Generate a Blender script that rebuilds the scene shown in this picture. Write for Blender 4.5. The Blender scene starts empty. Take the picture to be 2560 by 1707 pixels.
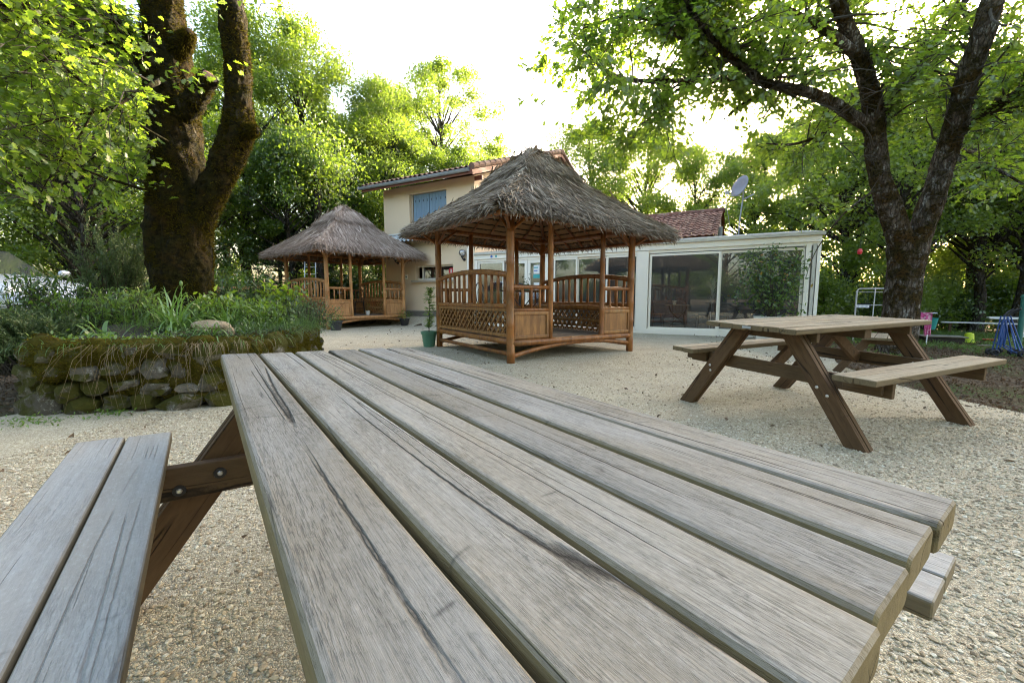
import bpy, math, random
import numpy as np
from mathutils import Vector, Matrix, noise as mnoise
from mathutils.geometry import delaunay_2d_cdt

R = math.radians
PI = math.pi
sc = bpy.context.scene
COL = sc.collection

# ---------------------------------------------------------------- camera
cam_d = bpy.data.cameras.new('camera')
cam_d.sensor_width = 36.0
cam_d.lens = 36.0 * 1041.0 / 2560.0
cam_d.clip_start = 0.02
cam_d.clip_end = 600.0
cam = bpy.data.objects.new('camera', cam_d)
cam.location = (0, 0, 1.0)
cam.rotation_euler = (R(90 - 5.937), 0, 0)
COL.objects.link(cam)
sc.camera = cam

# ---------------------------------------------------------------- sky, sun, exposure
SUN_EL, SUN_AZ = 14.9, 41.7          # azimuth clockwise from +Y
world = bpy.data.worlds.new('World')
sc.world = world
world.use_nodes = True
wn = world.node_tree
bg = wn.nodes['Background']
sky = wn.nodes.new('ShaderNodeTexSky')
sky.sky_type = 'NISHITA'
sky.sun_disc = False
sky.sun_elevation = R(SUN_EL)
sky.sun_rotation = R(SUN_AZ)
sky.altitude = 200
sky.air_density = 1.0
sky.dust_density = 6.0
sky.ozone_density = 0.0
wn.links.new(sky.outputs[0], bg.inputs[0])
bg.inputs[1].default_value = 0.15
sun_d = bpy.data.lights.new('sun', 'SUN')
sun_d.energy = 3.4
sun_d.angle = R(0.5)
sun_d.color = (1.0, 0.86, 0.66)
sun = bpy.data.objects.new('sun', sun_d)
sd = Vector((math.sin(R(SUN_AZ)) * math.cos(R(SUN_EL)), math.cos(R(SUN_AZ)) * math.cos(R(SUN_EL)), math.sin(R(SUN_EL))))
sun.rotation_euler = (-sd).to_track_quat('-Z', 'Y').to_euler()
sun.location = sd * 80
COL.objects.link(sun)
vs = sc.view_settings
vs.view_transform = 'Standard'
vs.look = 'None'
vs.exposure = 2.95
vs.gamma = 1.0
cy = sc.cycles
cy.filter_width = 1.1
cy.max_bounces = 8
cy.diffuse_bounces = 3
cy.glossy_bounces = 3
cy.transmission_bounces = 4
cy.transparent_max_bounces = 8
cy.caustics_reflective = False
cy.caustics_refractive = False
cy.sample_clamp_indirect = 6.0

# ---------------------------------------------------------------- small helpers
def sst(a, b, x):
    t = min(1.0, max(0.0, (x - a) / (b - a)))
    return t * t * (3 - 2 * t)

CR = Vector((-1.28, 14.75, 0))        # front corner of the house where the glass room starts
HU = Vector((0.875, -0.484, 0))       # along the glass room, to the right
HN = Vector((0.484, 0.875, 0))        # into the house

def gh(x, y):
    """height of the ground"""
    s = (x - CR.x) * HN.x + (y - CR.y) * HN.y
    t = (x - CR.x) * HU.x + (y - CR.y) * HU.y
    h = -0.30 * sst(4.1, 6.0, x) * sst(1.5, 4.5, y) * max(sst(-.5, -2.2, s), sst(10.0, 11.5, t))
    h += 0.31 * sst(-0.9, -0.2, s) * sst(0.3, -0.6, t)
    h += 0.27 * sst(-5.8, -8.0, x) * sst(4.5, 6.5, y) * (1 - sst(10.5, 12.0, y))
    return h

def at(x, y, D):
    """the point at depth D (metres along +Y) on the sight line of photo pixel x, y"""
    X = (x - 1280) / 1041.0
    Y = (853.5 - y) / 1041.0
    c, s = math.cos(R(5.937)), math.sin(R(5.937))
    d = Vector((X, c + s * Y, -s + c * Y))
    return d * (D / d.y) + Vector((0, 0, 1.0))

def link(o, parent=None):
    COL.objects.link(o)
    if parent is not None:
        o.parent = parent
    return o

def tag(o, label=None, cat=None, group=None, kind=None):
    if label: o['label'] = label
    if cat: o['category'] = cat
    if group: o['group'] = group
    if kind: o['kind'] = kind
    return o

def empty(name, loc=(0, 0, 0), rz=0.0, label=None, cat=None, group=None):
    o = bpy.data.objects.new(name, None)
    o.empty_display_size = 0.2
    o.location = loc
    o.rotation_euler = (0, 0, rz)
    link(o)
    return tag(o, label, cat, group)

def kids(o):
    return [c for c in bpy.data.objects if c.parent == o]

def copy_tree(o, parent=None):
    c = o.copy()
    link(c, parent)
    for ch in kids(o):
        copy_tree(ch, c)
    return c

class MB:
    """collects faces, builds ONE mesh object"""
    def __init__(s):
        s.V = []; s.F = []; s.n = 0
    def add(s, verts, faces, rnd=0.5, mat=0):
        verts = np.asarray(verts, dtype=np.float64).reshape(-1, 3)
        if isinstance(faces, np.ndarray):
            groups = [faces]
        else:
            d = {}
            for f in faces: d.setdefault(len(f), []).append(f)
            groups = [np.array(v) for v in d.values()]
        for g in groups:
            r = np.broadcast_to(np.asarray(rnd, dtype=np.float64), (len(g),)) if np.ndim(rnd) == 0 or len(rnd) == len(g) else np.full(len(g), rnd[0])
            s.F.append((g + s.n, r, np.full(len(g), mat)))
        s.V.append(verts); s.n += len(verts)
    def build(s, name, mats, parent=None, smooth=False, loc=None):
        me = bpy.data.meshes.new(name)
        if s.V:
            V = np.concatenate(s.V)
            me.vertices.add(len(V))
            me.vertices.foreach_set('co', V.astype(np.float32).ravel())
            li = np.concatenate([f[0].ravel() for f in s.F])
            tot = np.concatenate([np.full(len(f[0]), f[0].shape[1]) for f in s.F])
            start = np.concatenate([[0], np.cumsum(tot)[:-1]])
            me.loops.add(len(li))
            me.loops.foreach_set('vertex_index', li.astype(np.int32))
            me.polygons.add(len(tot))
            me.polygons.foreach_set('loop_start', start.astype(np.int32))
            me.polygons.foreach_set('loop_total', tot.astype(np.int32))
            me.polygons.foreach_set('material_index', np.concatenate([f[2] for f in s.F]).astype(np.int32))
            me.polygons.foreach_set('use_smooth', np.full(len(tot), bool(smooth)))
            me.update(calc_edges=True)
            a = me.attributes.new('rnd', 'FLOAT', 'FACE')
            a.data.foreach_set('value', np.concatenate([f[1] for f in s.F]).astype(np.float32))
        for m in (mats if isinstance(mats, (list, tuple)) else [mats]):
            me.materials.append(m)
        o = bpy.data.objects.new(name, me)
        if loc is not None: o.location = loc
        return link(o, parent)
    # --- shapes
    def box(s, c, size, rz=0.0, rnd=0.5, mat=0, M=None):
        hx, hy, hz = size[0] / 2, size[1] / 2, size[2] / 2
        v = [Vector((x, y, z)) for z in (-hz, hz) for y in (-hy, hy) for x in (-hx, hx)]
        m = M if M is not None else Matrix.Rotation(rz, 3, 'Z')
        v = [m @ p + Vector(c) for p in v]
        s.add(v, [(0, 2, 3, 1), (4, 5, 7, 6), (0, 1, 5, 4), (2, 6, 7, 3), (0, 4, 6, 2), (1, 3, 7, 5)], rnd, mat)
    def plank(s, p0, p1, w, t, up=(0, 0, 1), bev=0.004, rnd=0.5, mat=0, sag=0.0, seg=1):
        """board from p0 to p1 (centre line), width w across, thickness t along up, rounded edges"""
        p0, p1, up = Vector(p0), Vector(p1), Vector(up)
        L = p1 - p0; l = L.length; d = L / l
        side = d.cross(up).normalized(); upn = side.cross(d).normalized()
        prof = []
        for (sx, sy, a0) in ((1, 1, 0), (-1, 1, 90), (-1, -1, 180), (1, -1, 270)):
            for k in range(4):
                a = R(a0 + 30 * k)
                prof.append((sx * (w / 2 - bev) + bev * math.cos(a), sy * (t / 2 - bev) + bev * math.sin(a)))
        n = len(prof); vs = []; fs = []
        eb = min(bev, .003)
        ts = [0.0] + [eb / l] + [i / seg for i in range(1, seg)] + [1 - eb / l, 1.0]
        for i, tt in enumerate(ts):
            k = 1.0 if 0 < i < len(ts) - 1 else None
            for (a, b) in prof:
                if k is None:
                    a = a * (1 - eb / (w / 2)); b = b * (1 - eb / (t / 2))
                vs.append(p0 + d * (l * tt) + side * a + upn * (b + sag * math.sin(tt * PI)))
        m = len(ts)
        for i in range(m - 1):
            for j in range(n):
                j2 = (j + 1) % n
                fs.append((i * n + j, i * n + j2, (i + 1) * n + j2, (i + 1) * n + j))
        fs.append(tuple(range(n - 1, -1, -1))); fs.append(tuple((m - 1) * n + j for j in range(n)))
        fs = [tuple(reversed(f)) for f in fs]
        s.add(vs, fs, rnd, mat)
    def tube(s, pts, rad, n=8, rnd=0.5, mat=0, cap=True, squash=None):
        pts = [Vector(p) for p in pts]
        m = len(pts)
        if not hasattr(rad, '__len__'): rad = [rad] * m
        t0 = (pts[1] - pts[0]).normalized()
        ref = Vector((0, 0, 1)) if abs(t0.z) < 0.9 else Vector((1, 0, 0))
        nx = t0.cross(ref).normalized()
        vs = []; fs = []
        for i in range(m):
            a = pts[max(0, i - 1)]; b = pts[min(m - 1, i + 1)]
            t = (b - a).normalized()
            nx = (nx - t * nx.dot(t)).normalized(); ny = t.cross(nx)
            for k in range(n):
                an = 2 * PI * k / n
                r = rad[i] if squash is None else rad[i] * squash(i, an)
                vs.append(pts[i] + (nx * math.cos(an) + ny * math.sin(an)) * r)
        for i in range(m - 1):
            for k in range(n):
                k2 = (k + 1) % n
                fs.append((i * n + k, i * n + k2, (i + 1) * n + k2, (i + 1) * n + k))
        if cap:
            fs.append(tuple(range(n - 1, -1, -1))); fs.append(tuple((m - 1) * n + k for k in range(n)))
        s.add(vs, fs, rnd, mat)
    def bamboo(s, p0, p1, r, rng, n=10, rnd=None, mat=0, step=0.3, arch=0.0, taper=0.06, seg=1, bow=0.006):
        p0, p1 = Vector(p0), Vector(p1)
        L = (p1 - p0).length
        cuts = [0.0]; z = rng.uniform(0.1, 1.0) * step; nodes = []
        while z < L - 0.02:
            nodes.append(z / L); z += step * rng.uniform(0.8, 1.25)
        ts = {0.0: 1.0, 1.0: 1.0}
        for q in nodes:
            e = 0.012 / L
            for dq, k in ((-2 * e, 1.0), (-e * .7, 1.10), (0, 1.03), (e * .7, 1.10), (2 * e, 1.0)):
                if 0 < q + dq < 1: ts[q + dq] = k
        for i in range(1, seg): ts.setdefault(i / seg, 1.0)
        bx = Vector((rng.uniform(-1, 1), rng.uniform(-1, 1), 0)) * bow * L
        pts = []; rad = []
        for q in sorted(ts):
            pts.append(p0.lerp(p1, q) + Vector((0, 0, arch * 4 * q * (1 - q))) + bx * math.sin(q * PI))
            rad.append(r * ts[q] * (1 + taper * (0.5 - q)))
        s.tube(pts, rad, n, rng.random() if rnd is None else rnd, mat)
    def lathe(s, prof, n=20, c=(0, 0, 0), rnd=0.5, mat=0, M=None):
        vs = []; fs = []
        for (r, z) in prof:
            for k in range(n):
                a = 2 * PI * k / n
                p = Vector((r * math.cos(a), r * math.sin(a), z))
                vs.append((M @ p if M is not None else p) + Vector(c))
        for i in range(len(prof) - 1):
            for k in range(n):
                k2 = (k + 1) % n
                fs.append((i * n + k, i * n + k2, (i + 1) * n + k2, (i + 1) * n + k))
        if prof[0][0] > 1e-4: fs.append(tuple(range(n - 1, -1, -1)))
        if prof[-1][0] > 1e-4: fs.append(tuple((len(prof) - 1) * n + k for k in range(n)))
        s.add(vs, fs, rnd, mat)
    def prism(s, poly, d, rnd=0.5, mat=0):
        """poly: 3D points of a flat polygon, d: extrusion vector"""
        n = len(poly); d = Vector(d)
        vs = [Vector(p) for p in poly] + [Vector(p) + d for p in poly]
        fs = [tuple(range(n - 1, -1, -1)), tuple(range(n, 2 * n))] + [(i, (i + 1) % n, n + (i + 1) % n, n + i) for i in range(n)]
        s.add(vs, fs, rnd, mat)
    def blob(s, c, r, rng, sub=2, amp=0.25, freq=1.5, squash=(1, 1, 1), rnd=0.5, mat=0, seed=None):
        vs, fs = ico(sub)
        o = Vector((rng.uniform(-50, 50), rng.uniform(-50, 50), rng.uniform(-50, 50)))
        out = []
        for v in vs:
            k = 1 + amp * mnoise.noise(Vector(v) * freq + o) * 2
            out.append((c[0] + v[0] * r * k * squash[0], c[1] + v[1] * r * k * squash[1], c[2] + v[2] * r * k * squash[2]))
        s.add(out, fs, rnd, mat)

_ico = {}
def ico(sub):
    if sub not in _ico:
        import bmesh
        b = bmesh.new()
        bmesh.ops.create_icosphere(b, subdivisions=sub, radius=1.0)
        _ico[sub] = (np.array([v.co[:] for v in b.verts]), np.array([[v.index for v in f.verts] for f in b.faces]))
        b.free()
    return _ico[sub]

def leaves(mb, C, size, nr, template, up=0.35, curl=0.12, mat=0, dirs=None, rnd=None):
    """many small leaf faces: C (n,3) centres, size (n) lengths, template (k,2) outline with the tip at +y"""
    C = np.asarray(C, dtype=float); n = len(C)
    size = np.broadcast_to(np.asarray(size, float), (n,))
    if dirs is None:
        a = nr.normal(size=(n, 3))
    else:
        a = np.asarray(dirs, float) + nr.normal(size=(n, 3)) * 0.45
    a /= np.linalg.norm(a, axis=1, keepdims=True) + 1e-9
    b = nr.normal(size=(n, 3)); b[:, 2] += up * 3
    b -= a * np.sum(a * b, axis=1, keepdims=True)
    b /= np.linalg.norm(b, axis=1, keepdims=True) + 1e-9
    c = np.cross(a, b)
    T = np.asarray(template, float); k = len(T)
    X = T[:, 0][None, :, None]; Y = T[:, 1][None, :, None]
    bend = (np.abs(T[:, 0]) * 0.5 - (T[:, 1]) ** 2 * 0.6)[None, :, None] * curl * 2
    V = C[:, None, :] + size[:, None, None] * (c[:, None, :] * X + a[:, None, :] * Y + b[:, None, :] * bend)
    F = (np.arange(n)[:, None] * k + np.arange(k)[None, :])
    mb.add(V.reshape(-1, 3), F, nr.random(n) if rnd is None else rnd, mat)

KITE = [(0, -.5), (.3, .02), (0, .5), (-.3, .02)]
OVAL = [(0, -.5), (.2, -.25), (.24, .1), (0, .5), (-.24, .1), (-.2, -.25)]
LANCE = [(0, -.5), (.11, -.15), (.08, .2), (0, .5), (-.08, .2), (-.11, -.15)]
OAK = [(0, -.5), (.09, -.36), (.2, -.3), (.12, -.18), (.3, -.04), (.17, .06), (.34, .26), (.15, .3), (.1, .46), (0, .5),
       (-.1, .46), (-.15, .3), (-.34, .26), (-.17, .06), (-.3, -.04), (-.12, -.18), (-.2, -.3), (-.09, -.36)]
OAK6 = [(0, -.5), (.1, -.3), (.27, -.05), (.14, .05), (.3, .27), (0, .5), (-.3, .27), (-.14, .05), (-.27, -.05), (-.1, -.3)]

def blade(mb, base, d, L, w, rng, droop=0.6, seg=6, mat=0, rnd=None, fold=0.0):
    """a strap leaf: starts along d, droops under its weight"""
    p = Vector(base); d = Vector(d).normalized(); st = L / seg
    side = d.cross(Vector((0, 0, 1)))
    if side.length < 1e-3: side = Vector((rng.uniform(-1, 1), rng.uniform(-1, 1), 0))
    side.normalize()
    vs = []; fs = []
    for i in range(seg + 1):
        q = i / seg
        ww = w * (0.65 + 0.35 * math.sin(min(1, q * 2.2) * PI / 2)) * (1 - q ** 3) + w * .02
        vs += [p - side * ww / 2, p + side * ww / 2]
        d = (d + Vector((0, 0, -droop * st / L * (0.4 + 2.2 * q)))).normalized()
        p = p + d * st
    for i in range(seg):
        fs.append((2 * i, 2 * i + 1, 2 * i + 3, 2 * i + 2))
    mb.add(vs, fs, rng.random() if rnd is None else rnd, mat)
# ================================================================ materials
class NT:
    def __init__(s, name):
        s.m = bpy.data.materials.new(name)
        s.m.use_nodes = True
        s.t = s.m.node_tree
        s.t.nodes.clear()
        s.out = s.t.nodes.new('ShaderNodeOutputMaterial')
    def n(s, typ, ins=None, out=0, **props):
        x = s.t.nodes.new('ShaderNode' + typ)
        for k, v in props.items(): setattr(x, k, v)
        for k, v in (ins or {}).items(): s.put(x.inputs[k], v)
        return x.outputs[out] if out is not None else x
    def put(s, sock, v):
        if isinstance(v, bpy.types.NodeSocket): s.t.links.new(v, sock)
        else:
            if sock.type == 'RGBA' and len(v) == 3: v = (*v, 1)
            sock.default_value = v
    def math(s, op, a, b=0.0, c=0.0, clamp=False):
        return s.n('Math', {0: a, 1: b, 2: c}, operation=op, use_clamp=clamp)
    def vmath(s, op, a, b=(0, 0, 0)):
        return s.n('VectorMath', {0: a, 1: b}, operation=op)
    def scale(s, v, sx, sy, sz):
        return s.n('VectorMath', {0: v, 1: (sx, sy, sz)}, operation='MULTIPLY')
    def mix(s, f, a, b, blend='MIX'):
        return s.n('MixRGB', {'Fac': f, 'Color1': a, 'Color2': b}, blend_type=blend)
    def noise(s, vec, scale=5.0, detail=2.0, rough=0.5, dist=0.0, out=0):
        return s.n('TexNoise', {'Vector': vec, 'Scale': scale, 'Detail': detail, 'Roughness': rough, 'Distortion': dist}, out=out)
    def vor(s, vec, scale=5.0, feature='F1', out=0, rand=1.0):
        return s.n('TexVoronoi', {'Vector': vec, 'Scale': scale, 'Randomness': rand}, out=out, feature=feature)
    def ramp(s, f, *stops):
        x = s.t.nodes.new('ShaderNodeValToRGB')
        cr = x.color_ramp
        while len(cr.elements) < len(stops): cr.elements.new(0.5)
        for e, (p, c) in zip(cr.elements, stops):
            e.position = p
            e.color = (c, c, c, 1) if not hasattr(c, '__len__') else (*c, 1)
        s.put(x.inputs[0], f)
        return x.outputs[0]
    def obj(s): return s.n('TexCoord', out=3)
    def rnd(s): return s.n('Attribute', out=2, attribute_name='rnd')
    def pos(s): return s.n('NewGeometry', out=0)
    def bump(s, h, strength=0.3, dist=0.01):
        return s.n('Bump', {'Height': h, 'Strength': strength, 'Distance': dist})
    def pbr(s, col, rough=0.6, normal=None, spec=0.5, metal=0.0, **extra):
        ins = {'Base Color': col, 'Roughness': rough, 'Metallic': metal, 'Specular IOR Level': spec}
        if normal is not None: ins['Normal'] = normal
        ins.update(extra)
        sh = s.n('BsdfPrincipled', ins)
        s.t.links.new(sh, s.out.inputs[0])
        return s.m
    def surf(s, sh):
        s.t.links.new(sh, s.out.inputs[0]); return s.m

def plain(name, col, rough=0.5, var=0.12, scale=6.0, metal=0.0, spec=0.5, bump=0.0, bscale=80):
    t = NT(name)
    n = t.noise(t.obj(), scale, 4, 0.6)
    dark = tuple(c * (1 - var) for c in col); lite = tuple(min(1, c * (1 + var)) for c in col)
    c = t.mix(n, dark, lite)
    c = t.mix(t.math('MULTIPLY', t.rnd(), var), c, tuple(x * .7 for x in col))
    nm = t.bump(t.noise(t.obj(), bscale, 3), bump, 0.004) if bump else None
    return t.pbr(c, rough, nm, spec, metal)

def weathered_wood(name, lite, dark, brown, side, stain=0.5, fine=1.0, axis='x'):
    t = NT(name)
    r = t.rnd()
    co = t.obj()
    x = t.n('SeparateXYZ', {0: co}, out=None)
    if axis == 'y':
        co = t.n('CombineXYZ', {0: x.outputs[1], 1: x.outputs[2], 2: x.outputs[0]})
    if axis == 'leg':                      # slanting boards: grain runs up the leg
        ay = t.math('ABSOLUTE', x.outputs[1])
        u = t.math('ADD', t.math('MULTIPLY', ay, -.566), t.math('MULTIPLY', x.outputs[2], .825))
        v = t.math('ADD', t.math('MULTIPLY', ay, .825), t.math('MULTIPLY', x.outputs[2], .566))
        co = t.n('CombineXYZ', {0: u, 1: v, 2: t.math('ADD', x.outputs[0], t.math('MULTIPLY', t.math('SIGN', x.outputs[1]), 3.3))})
    off = t.n('CombineXYZ', {0: t.math('MULTIPLY', r, 37.3), 1: t.math('MULTIPLY', r, 11.7), 2: t.math('MULTIPLY', r, 5.1)})
    p = t.vmath('ADD', co, off)
    # grain that wanders and flows round a few knots
    warp = t.noise(t.scale(p, 1.3, 4, 4), 1.0, 2, 0.5)
    kc = t.scale(p, 2.6, 7.0, 0.0)
    kd = t.vor(kc, 1.0)
    ksel = t.math('GREATER_THAN', t.n('SeparateColor', {0: t.vor(kc, 1.0, out=1)}), 0.74)
    kmask = t.math('MULTIPLY', t.ramp(kd, (0.0, 1.0), (0.20, 0.0)), ksel)
    w2 = t.math('ADD', t.math('MULTIPLY', t.math('SUBTRACT', warp, 0.5), 0.022), t.math('MULTIPLY', kmask, 0.010))
    pw = t.vmath('ADD', p, t.n('CombineXYZ', {0: 0.0, 1: w2, 2: w2}))
    g1 = t.noise(t.scale(pw, 7, 240, 90), 1.0, 4, 0.75)
    g2 = t.noise(t.scale(pw, 2.6, 62, 30), 1.0, 4, 0.7)
    g3 = t.noise(t.scale(pw, 22, 560, 220), 1.0, 3, 0.75)
    mot = t.noise(t.scale(p, 70, 130, 130), 1.0, 5, 0.8)
    blot = t.noise(t.scale(p, 3.2, 8, 8), 1.0, 5, 0.65)
    tint = t.noise(t.scale(p, 1.5, 6, 6), 1.0, 4, 0.6)
    cr = t.math('ADD', t.noise(t.scale(pw, 0.30, 10, 8), 1.0, 1.0, 0.4), t.math('MULTIPLY', t.math('SUBTRACT', t.noise(t.scale(p, 30, 60, 60), 1.0, 3, .7), 0.5), 0.012))
    crk = t.ramp(t.math('ABSOLUTE', t.math('SUBTRACT', cr, 0.5)), (0.0, 1.0), (0.0028, 0.9), (0.0062, 0.0))
    crm = t.ramp(t.noise(t.scale(p, 1.6, 5, 9), 1.0, 2), (0.42, 0.0), (0.47, 1.0))
    crk = t.math('MULTIPLY', crk, crm)
    crb = t.math('ADD', t.noise(t.vmath('ADD', t.scale(pw, 0.22, 17, 8), (7.7, 3.1, 1.9)), 1.0, 1.0, 0.4), t.math('MULTIPLY', t.math('SUBTRACT', t.noise(t.scale(p, 26, 50, 60), 1.0, 3, .7), 0.5), 0.016))
    crkb = t.math('MULTIPLY', t.ramp(t.math('ABSOLUTE', t.math('SUBTRACT', crb, 0.5)), (0.0, .85), (0.006, 0.0)), t.ramp(t.noise(t.scale(p, 2.3, 7, 9), 1.0, 2), (0.45, 0.0), (0.52, 1.0)))
    crk = t.math('MAXIMUM', crk, crkb)
    # a few dents across the grain
    dn = t.math('ADD', t.noise(t.scale(p, 5, 1.6, 1), 1.0, 1, .4), t.math('MULTIPLY', t.math('SUBTRACT', t.noise(t.scale(p, 30, 30, 30), 1.0, 2), .5), .02))
    dent = t.math('MULTIPLY', t.ramp(t.math('ABSOLUTE', t.math('SUBTRACT', dn, 0.5)), (0.0, .7), (0.008, 0.0)), t.ramp(t.noise(t.scale(p, 6, 14, 9), 1.0, 2), (0.60, 0.0), (0.66, 1.0)))
    cr3 = t.noise(t.scale(pw, 1.1, 46, 30), 1.0, 1.0, 0.4)
    hair = t.math('MULTIPLY', t.ramp(t.math('ABSOLUTE', t.math('SUBTRACT', cr3, 0.5)), (0.0, 0.8), (0.010, 0.0)), t.ramp(t.noise(t.scale(p, 4, 16, 16), 1.0, 2), (0.52, 0.0), (0.62, 1.0)))
    # short dark fibres where water has greyed the soft grain
    st = t.math('MULTIPLY', t.ramp(t.noise(t.scale(pw, 36, 430, 160), 1.0, 4, .7), (0.51, 0.0), (0.60, 1.0)), t.ramp(blot, (0.40, 0.0), (0.60, 1.0)))
    c = t.mix(t.ramp(g2, (0.28, 0.0), (0.58, 1.0)), dark, lite)
    c = t.mix(t.math('MULTIPLY', t.ramp(g1, (0.32, 1.0), (0.48, 0.0)), 0.45 * fine), c, tuple(k * .5 for k in dark))
    c = t.mix(t.math('MULTIPLY', t.ramp(g3, (0.46, 0.0), (0.66, 1.0)), 0.5 * fine), c, tuple(min(1, k * 1.22) for k in lite))
    c = t.mix(t.math('MULTIPLY', t.ramp(tint, (0.42, 0.0), (0.66, 1.0)), 0.65), c, brown, 'MIX')
    c = t.mix(t.math('MULTIPLY', t.ramp(mot, (0.34, 0.8), (0.48, 0.0)), 0.45 * fine), c, tuple(k * .5 for k in dark))
    c = t.mix(t.math('MULTIPLY', t.ramp(mot, (0.54, 0.0), (0.70, 1.0)), 0.45), c, tuple(min(1, k * 1.3) for k in lite))
    c = t.mix(t.math('MULTIPLY', st, min(1, stain * .62)), c, tuple(k * .26 for k in dark))
    big = t.ramp(t.noise(t.scale(p, 1.6, 5.5, 4), 1.0, 6, 0.7), (0.53, 0.0), (0.66, 1.0))
    c = t.mix(t.math('MULTIPLY', t.math('MULTIPLY', big, t.ramp(mot, (.35, 1.), (.65, .35))), stain * 0.8), c, tuple(k * .42 for k in brown))
    mold = t.ramp(t.noise(t.scale(p, 15, 27, 27), 1.0, 6, 0.72), (0.62, 0.0), (0.68, 1.0))
    c = t.mix(t.math('MULTIPLY', t.math('MULTIPLY', mold, t.ramp(blot, (.44, 0.), (.58, 1.))), 0.75 * stain), c, (0.045, 0.043, 0.046))
    spk = t.ramp(t.vor(t.scale(p, 40, 55, 55), 1.0), (0.0, 1.0), (0.09, 0.0))
    c = t.mix(t.math('MULTIPLY', spk, 0.6 * stain), c, (0.03, 0.026, 0.02))
    ring = t.math('ADD', t.math('MULTIPLY', t.math('SINE', t.math('MULTIPLY', kd, 210.0)), 0.5), 0.5)
    km = t.math('MULTIPLY', t.ramp(kd, (0.0, 1.0), (0.09, 0.8), (0.14, 0.0)), ksel)
    c = t.mix(t.math('MULTIPLY', km, t.math('ADD', 0.3, t.math('MULTIPLY', ring, 0.45))), c, (0.075, 0.055, 0.036))
    tone = t.math('FRACT', t.math('MULTIPLY', r, 7.77))
    c = t.mix(1.0, c, t.ramp(tone, (0., (.80, .79, .77)), (.5, (1., 1., 1.)), (1., (1.12, 1.10, 1.06))), 'MULTIPLY')
    nz = t.n('SeparateXYZ', {0: t.n('TexCoord', out=1)}, out=2)
    sd_ = t.math('MULTIPLY', t.ramp(nz, (0.45, 1.0), (0.96, 0.0)), 0.9)
    c = t.mix(sd_, c, t.mix(t.noise(t.scale(p, 9, 40, 40), 1.0, 4, .7), tuple(k * .5 for k in side), tuple(k * 1.5 for k in side)))
    c = t.mix(t.math('MULTIPLY', dent, 0.8 * fine), c, tuple(k * .2 for k in dark))
    c = t.mix(t.math('MULTIPLY', hair, 0.75 * fine), c, tuple(k * .15 for k in dark))
    c = t.mix(t.math('MULTIPLY', crk, 0.94 if fine > .6 else .22), c, (0.012, 0.010, 0.008))
    h = t.math('ADD', t.math('MULTIPLY', g1, 0.6), t.math('MULTIPLY', g2, 0.4))
    h = t.math('ADD', h, t.math('MULTIPLY', mot, 0.35))
    h = t.math('SUBTRACT', h, t.math('MULTIPLY', crk, 2.4))
    h = t.math('SUBTRACT', h, t.math('MULTIPLY', t.math('ADD', st, hair), 0.35))
    return t.pbr(c, 0.85, t.bump(h, 0.75, 0.0022), 0.16)

def bark(name, barkc, mossc, lichen, moss=0.5, fiss=14.0):
    t = NT(name)
    p = t.obj()
    ps = t.scale(p, 1, 1, 0.22)
    w = t.noise(p, 5, 3, 0.6, out=1)
    pd = t.vmath('ADD', ps, t.n('VectorMath', {0: w, 1: (0.05, 0.05, 0.05)}, operation='MULTIPLY'))
    v = t.vor(pd, fiss, 'DISTANCE_TO_EDGE')
    plates = t.ramp(v, (0.0, 0.0), (0.22, 1.0))
    n1 = t.noise(p, 26, 5, 0.7)
    c = t.mix(plates, tuple(k * .28 for k in barkc), barkc)
    c = t.mix(t.math('MULTIPLY', n1, 0.6), c, tuple(k * .5 for k in barkc))
    li = t.ramp(t.math('ADD', t.noise(t.scale(p, 1, 1, .5), 9, 5, 0.75), t.math('MULTIPLY', plates, 0.05)), (0.57, 0.0), (0.66, 1.0))
    c = t.mix(t.math('MULTIPLY', li, 0.75), c, lichen)
    mm = t.noise(p, 2.6, 5, 0.7)
    mf = t.ramp(mm, (0.52 - moss * .35, 0.0), (0.62 - moss * .3, 1.0))
    mn = t.noise(p, 60, 4, 0.7)
    mc = t.mix(mn, tuple(k * .45 for k in mossc), tuple(k * 1.35 for k in mossc))
    mc = t.mix(t.ramp(t.noise(p, 3.7, 4, .6), (.42, 0.), (.66, 1.)), mc, (mossc[0] * 1.45, mossc[1] * .95, mossc[2] * .7))
    mc = t.mix(t.ramp(t.noise(p, 19, 5, .75), (.40, .92), (.54, 0.)), mc, tuple(k * .16 for k in mossc))
    c = t.mix(mf, c, mc)
    lump = t.noise(p, 13, 4, 0.65)
    hb = t.math('ADD', t.math('MULTIPLY', plates, 0.9), t.math('MULTIPLY', n1, 0.7))
    hm = t.math('ADD', t.math('MULTIPLY', lump, 2.2), t.math('MULTIPLY', t.math('ADD', mn, t.noise(p, 140, 2, .7)), 0.7))
    h = t.math('ADD', t.math('MULTIPLY', hb, t.math('SUBTRACT', 1.0, mf)), t.math('MULTIPLY', hm, mf))
    return t.pbr(c, 0.92, t.bump(h, 1.0, 0.035), 0.15)

def leafmat(name, c1, c2, tc, trans=0.45, gloss=0.07, old=None, rough=0.42):
    t = NT(name)
    r = t.rnd()
    oi = t.n('ObjectInfo', out=5)
    f = t.math('ADD', t.math('MULTIPLY', r, 0.75), t.math('MULTIPLY', oi, 0.25))
    c = t.mix(f, c1, c2)
    if old: c = t.mix(t.math('GREATER_THAN', r, 0.972), c, old)
    tcol = t.mix(f, tuple(k * .8 for k in tc), tuple(k * 1.15 for k in tc))
    d = t.n('BsdfDiffuse', {'Color': c})
    tr = t.n('BsdfTranslucent', {'Color': tcol})
    g = t.n('BsdfGlossy', {'Color': (1, 1, 1, 1), 'Roughness': rough})
    s = t.n('MixShader', {0: trans, 1: d, 2: tr})
    s = t.n('MixShader', {0: gloss, 1: s, 2: g})
    return t.surf(s)

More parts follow.
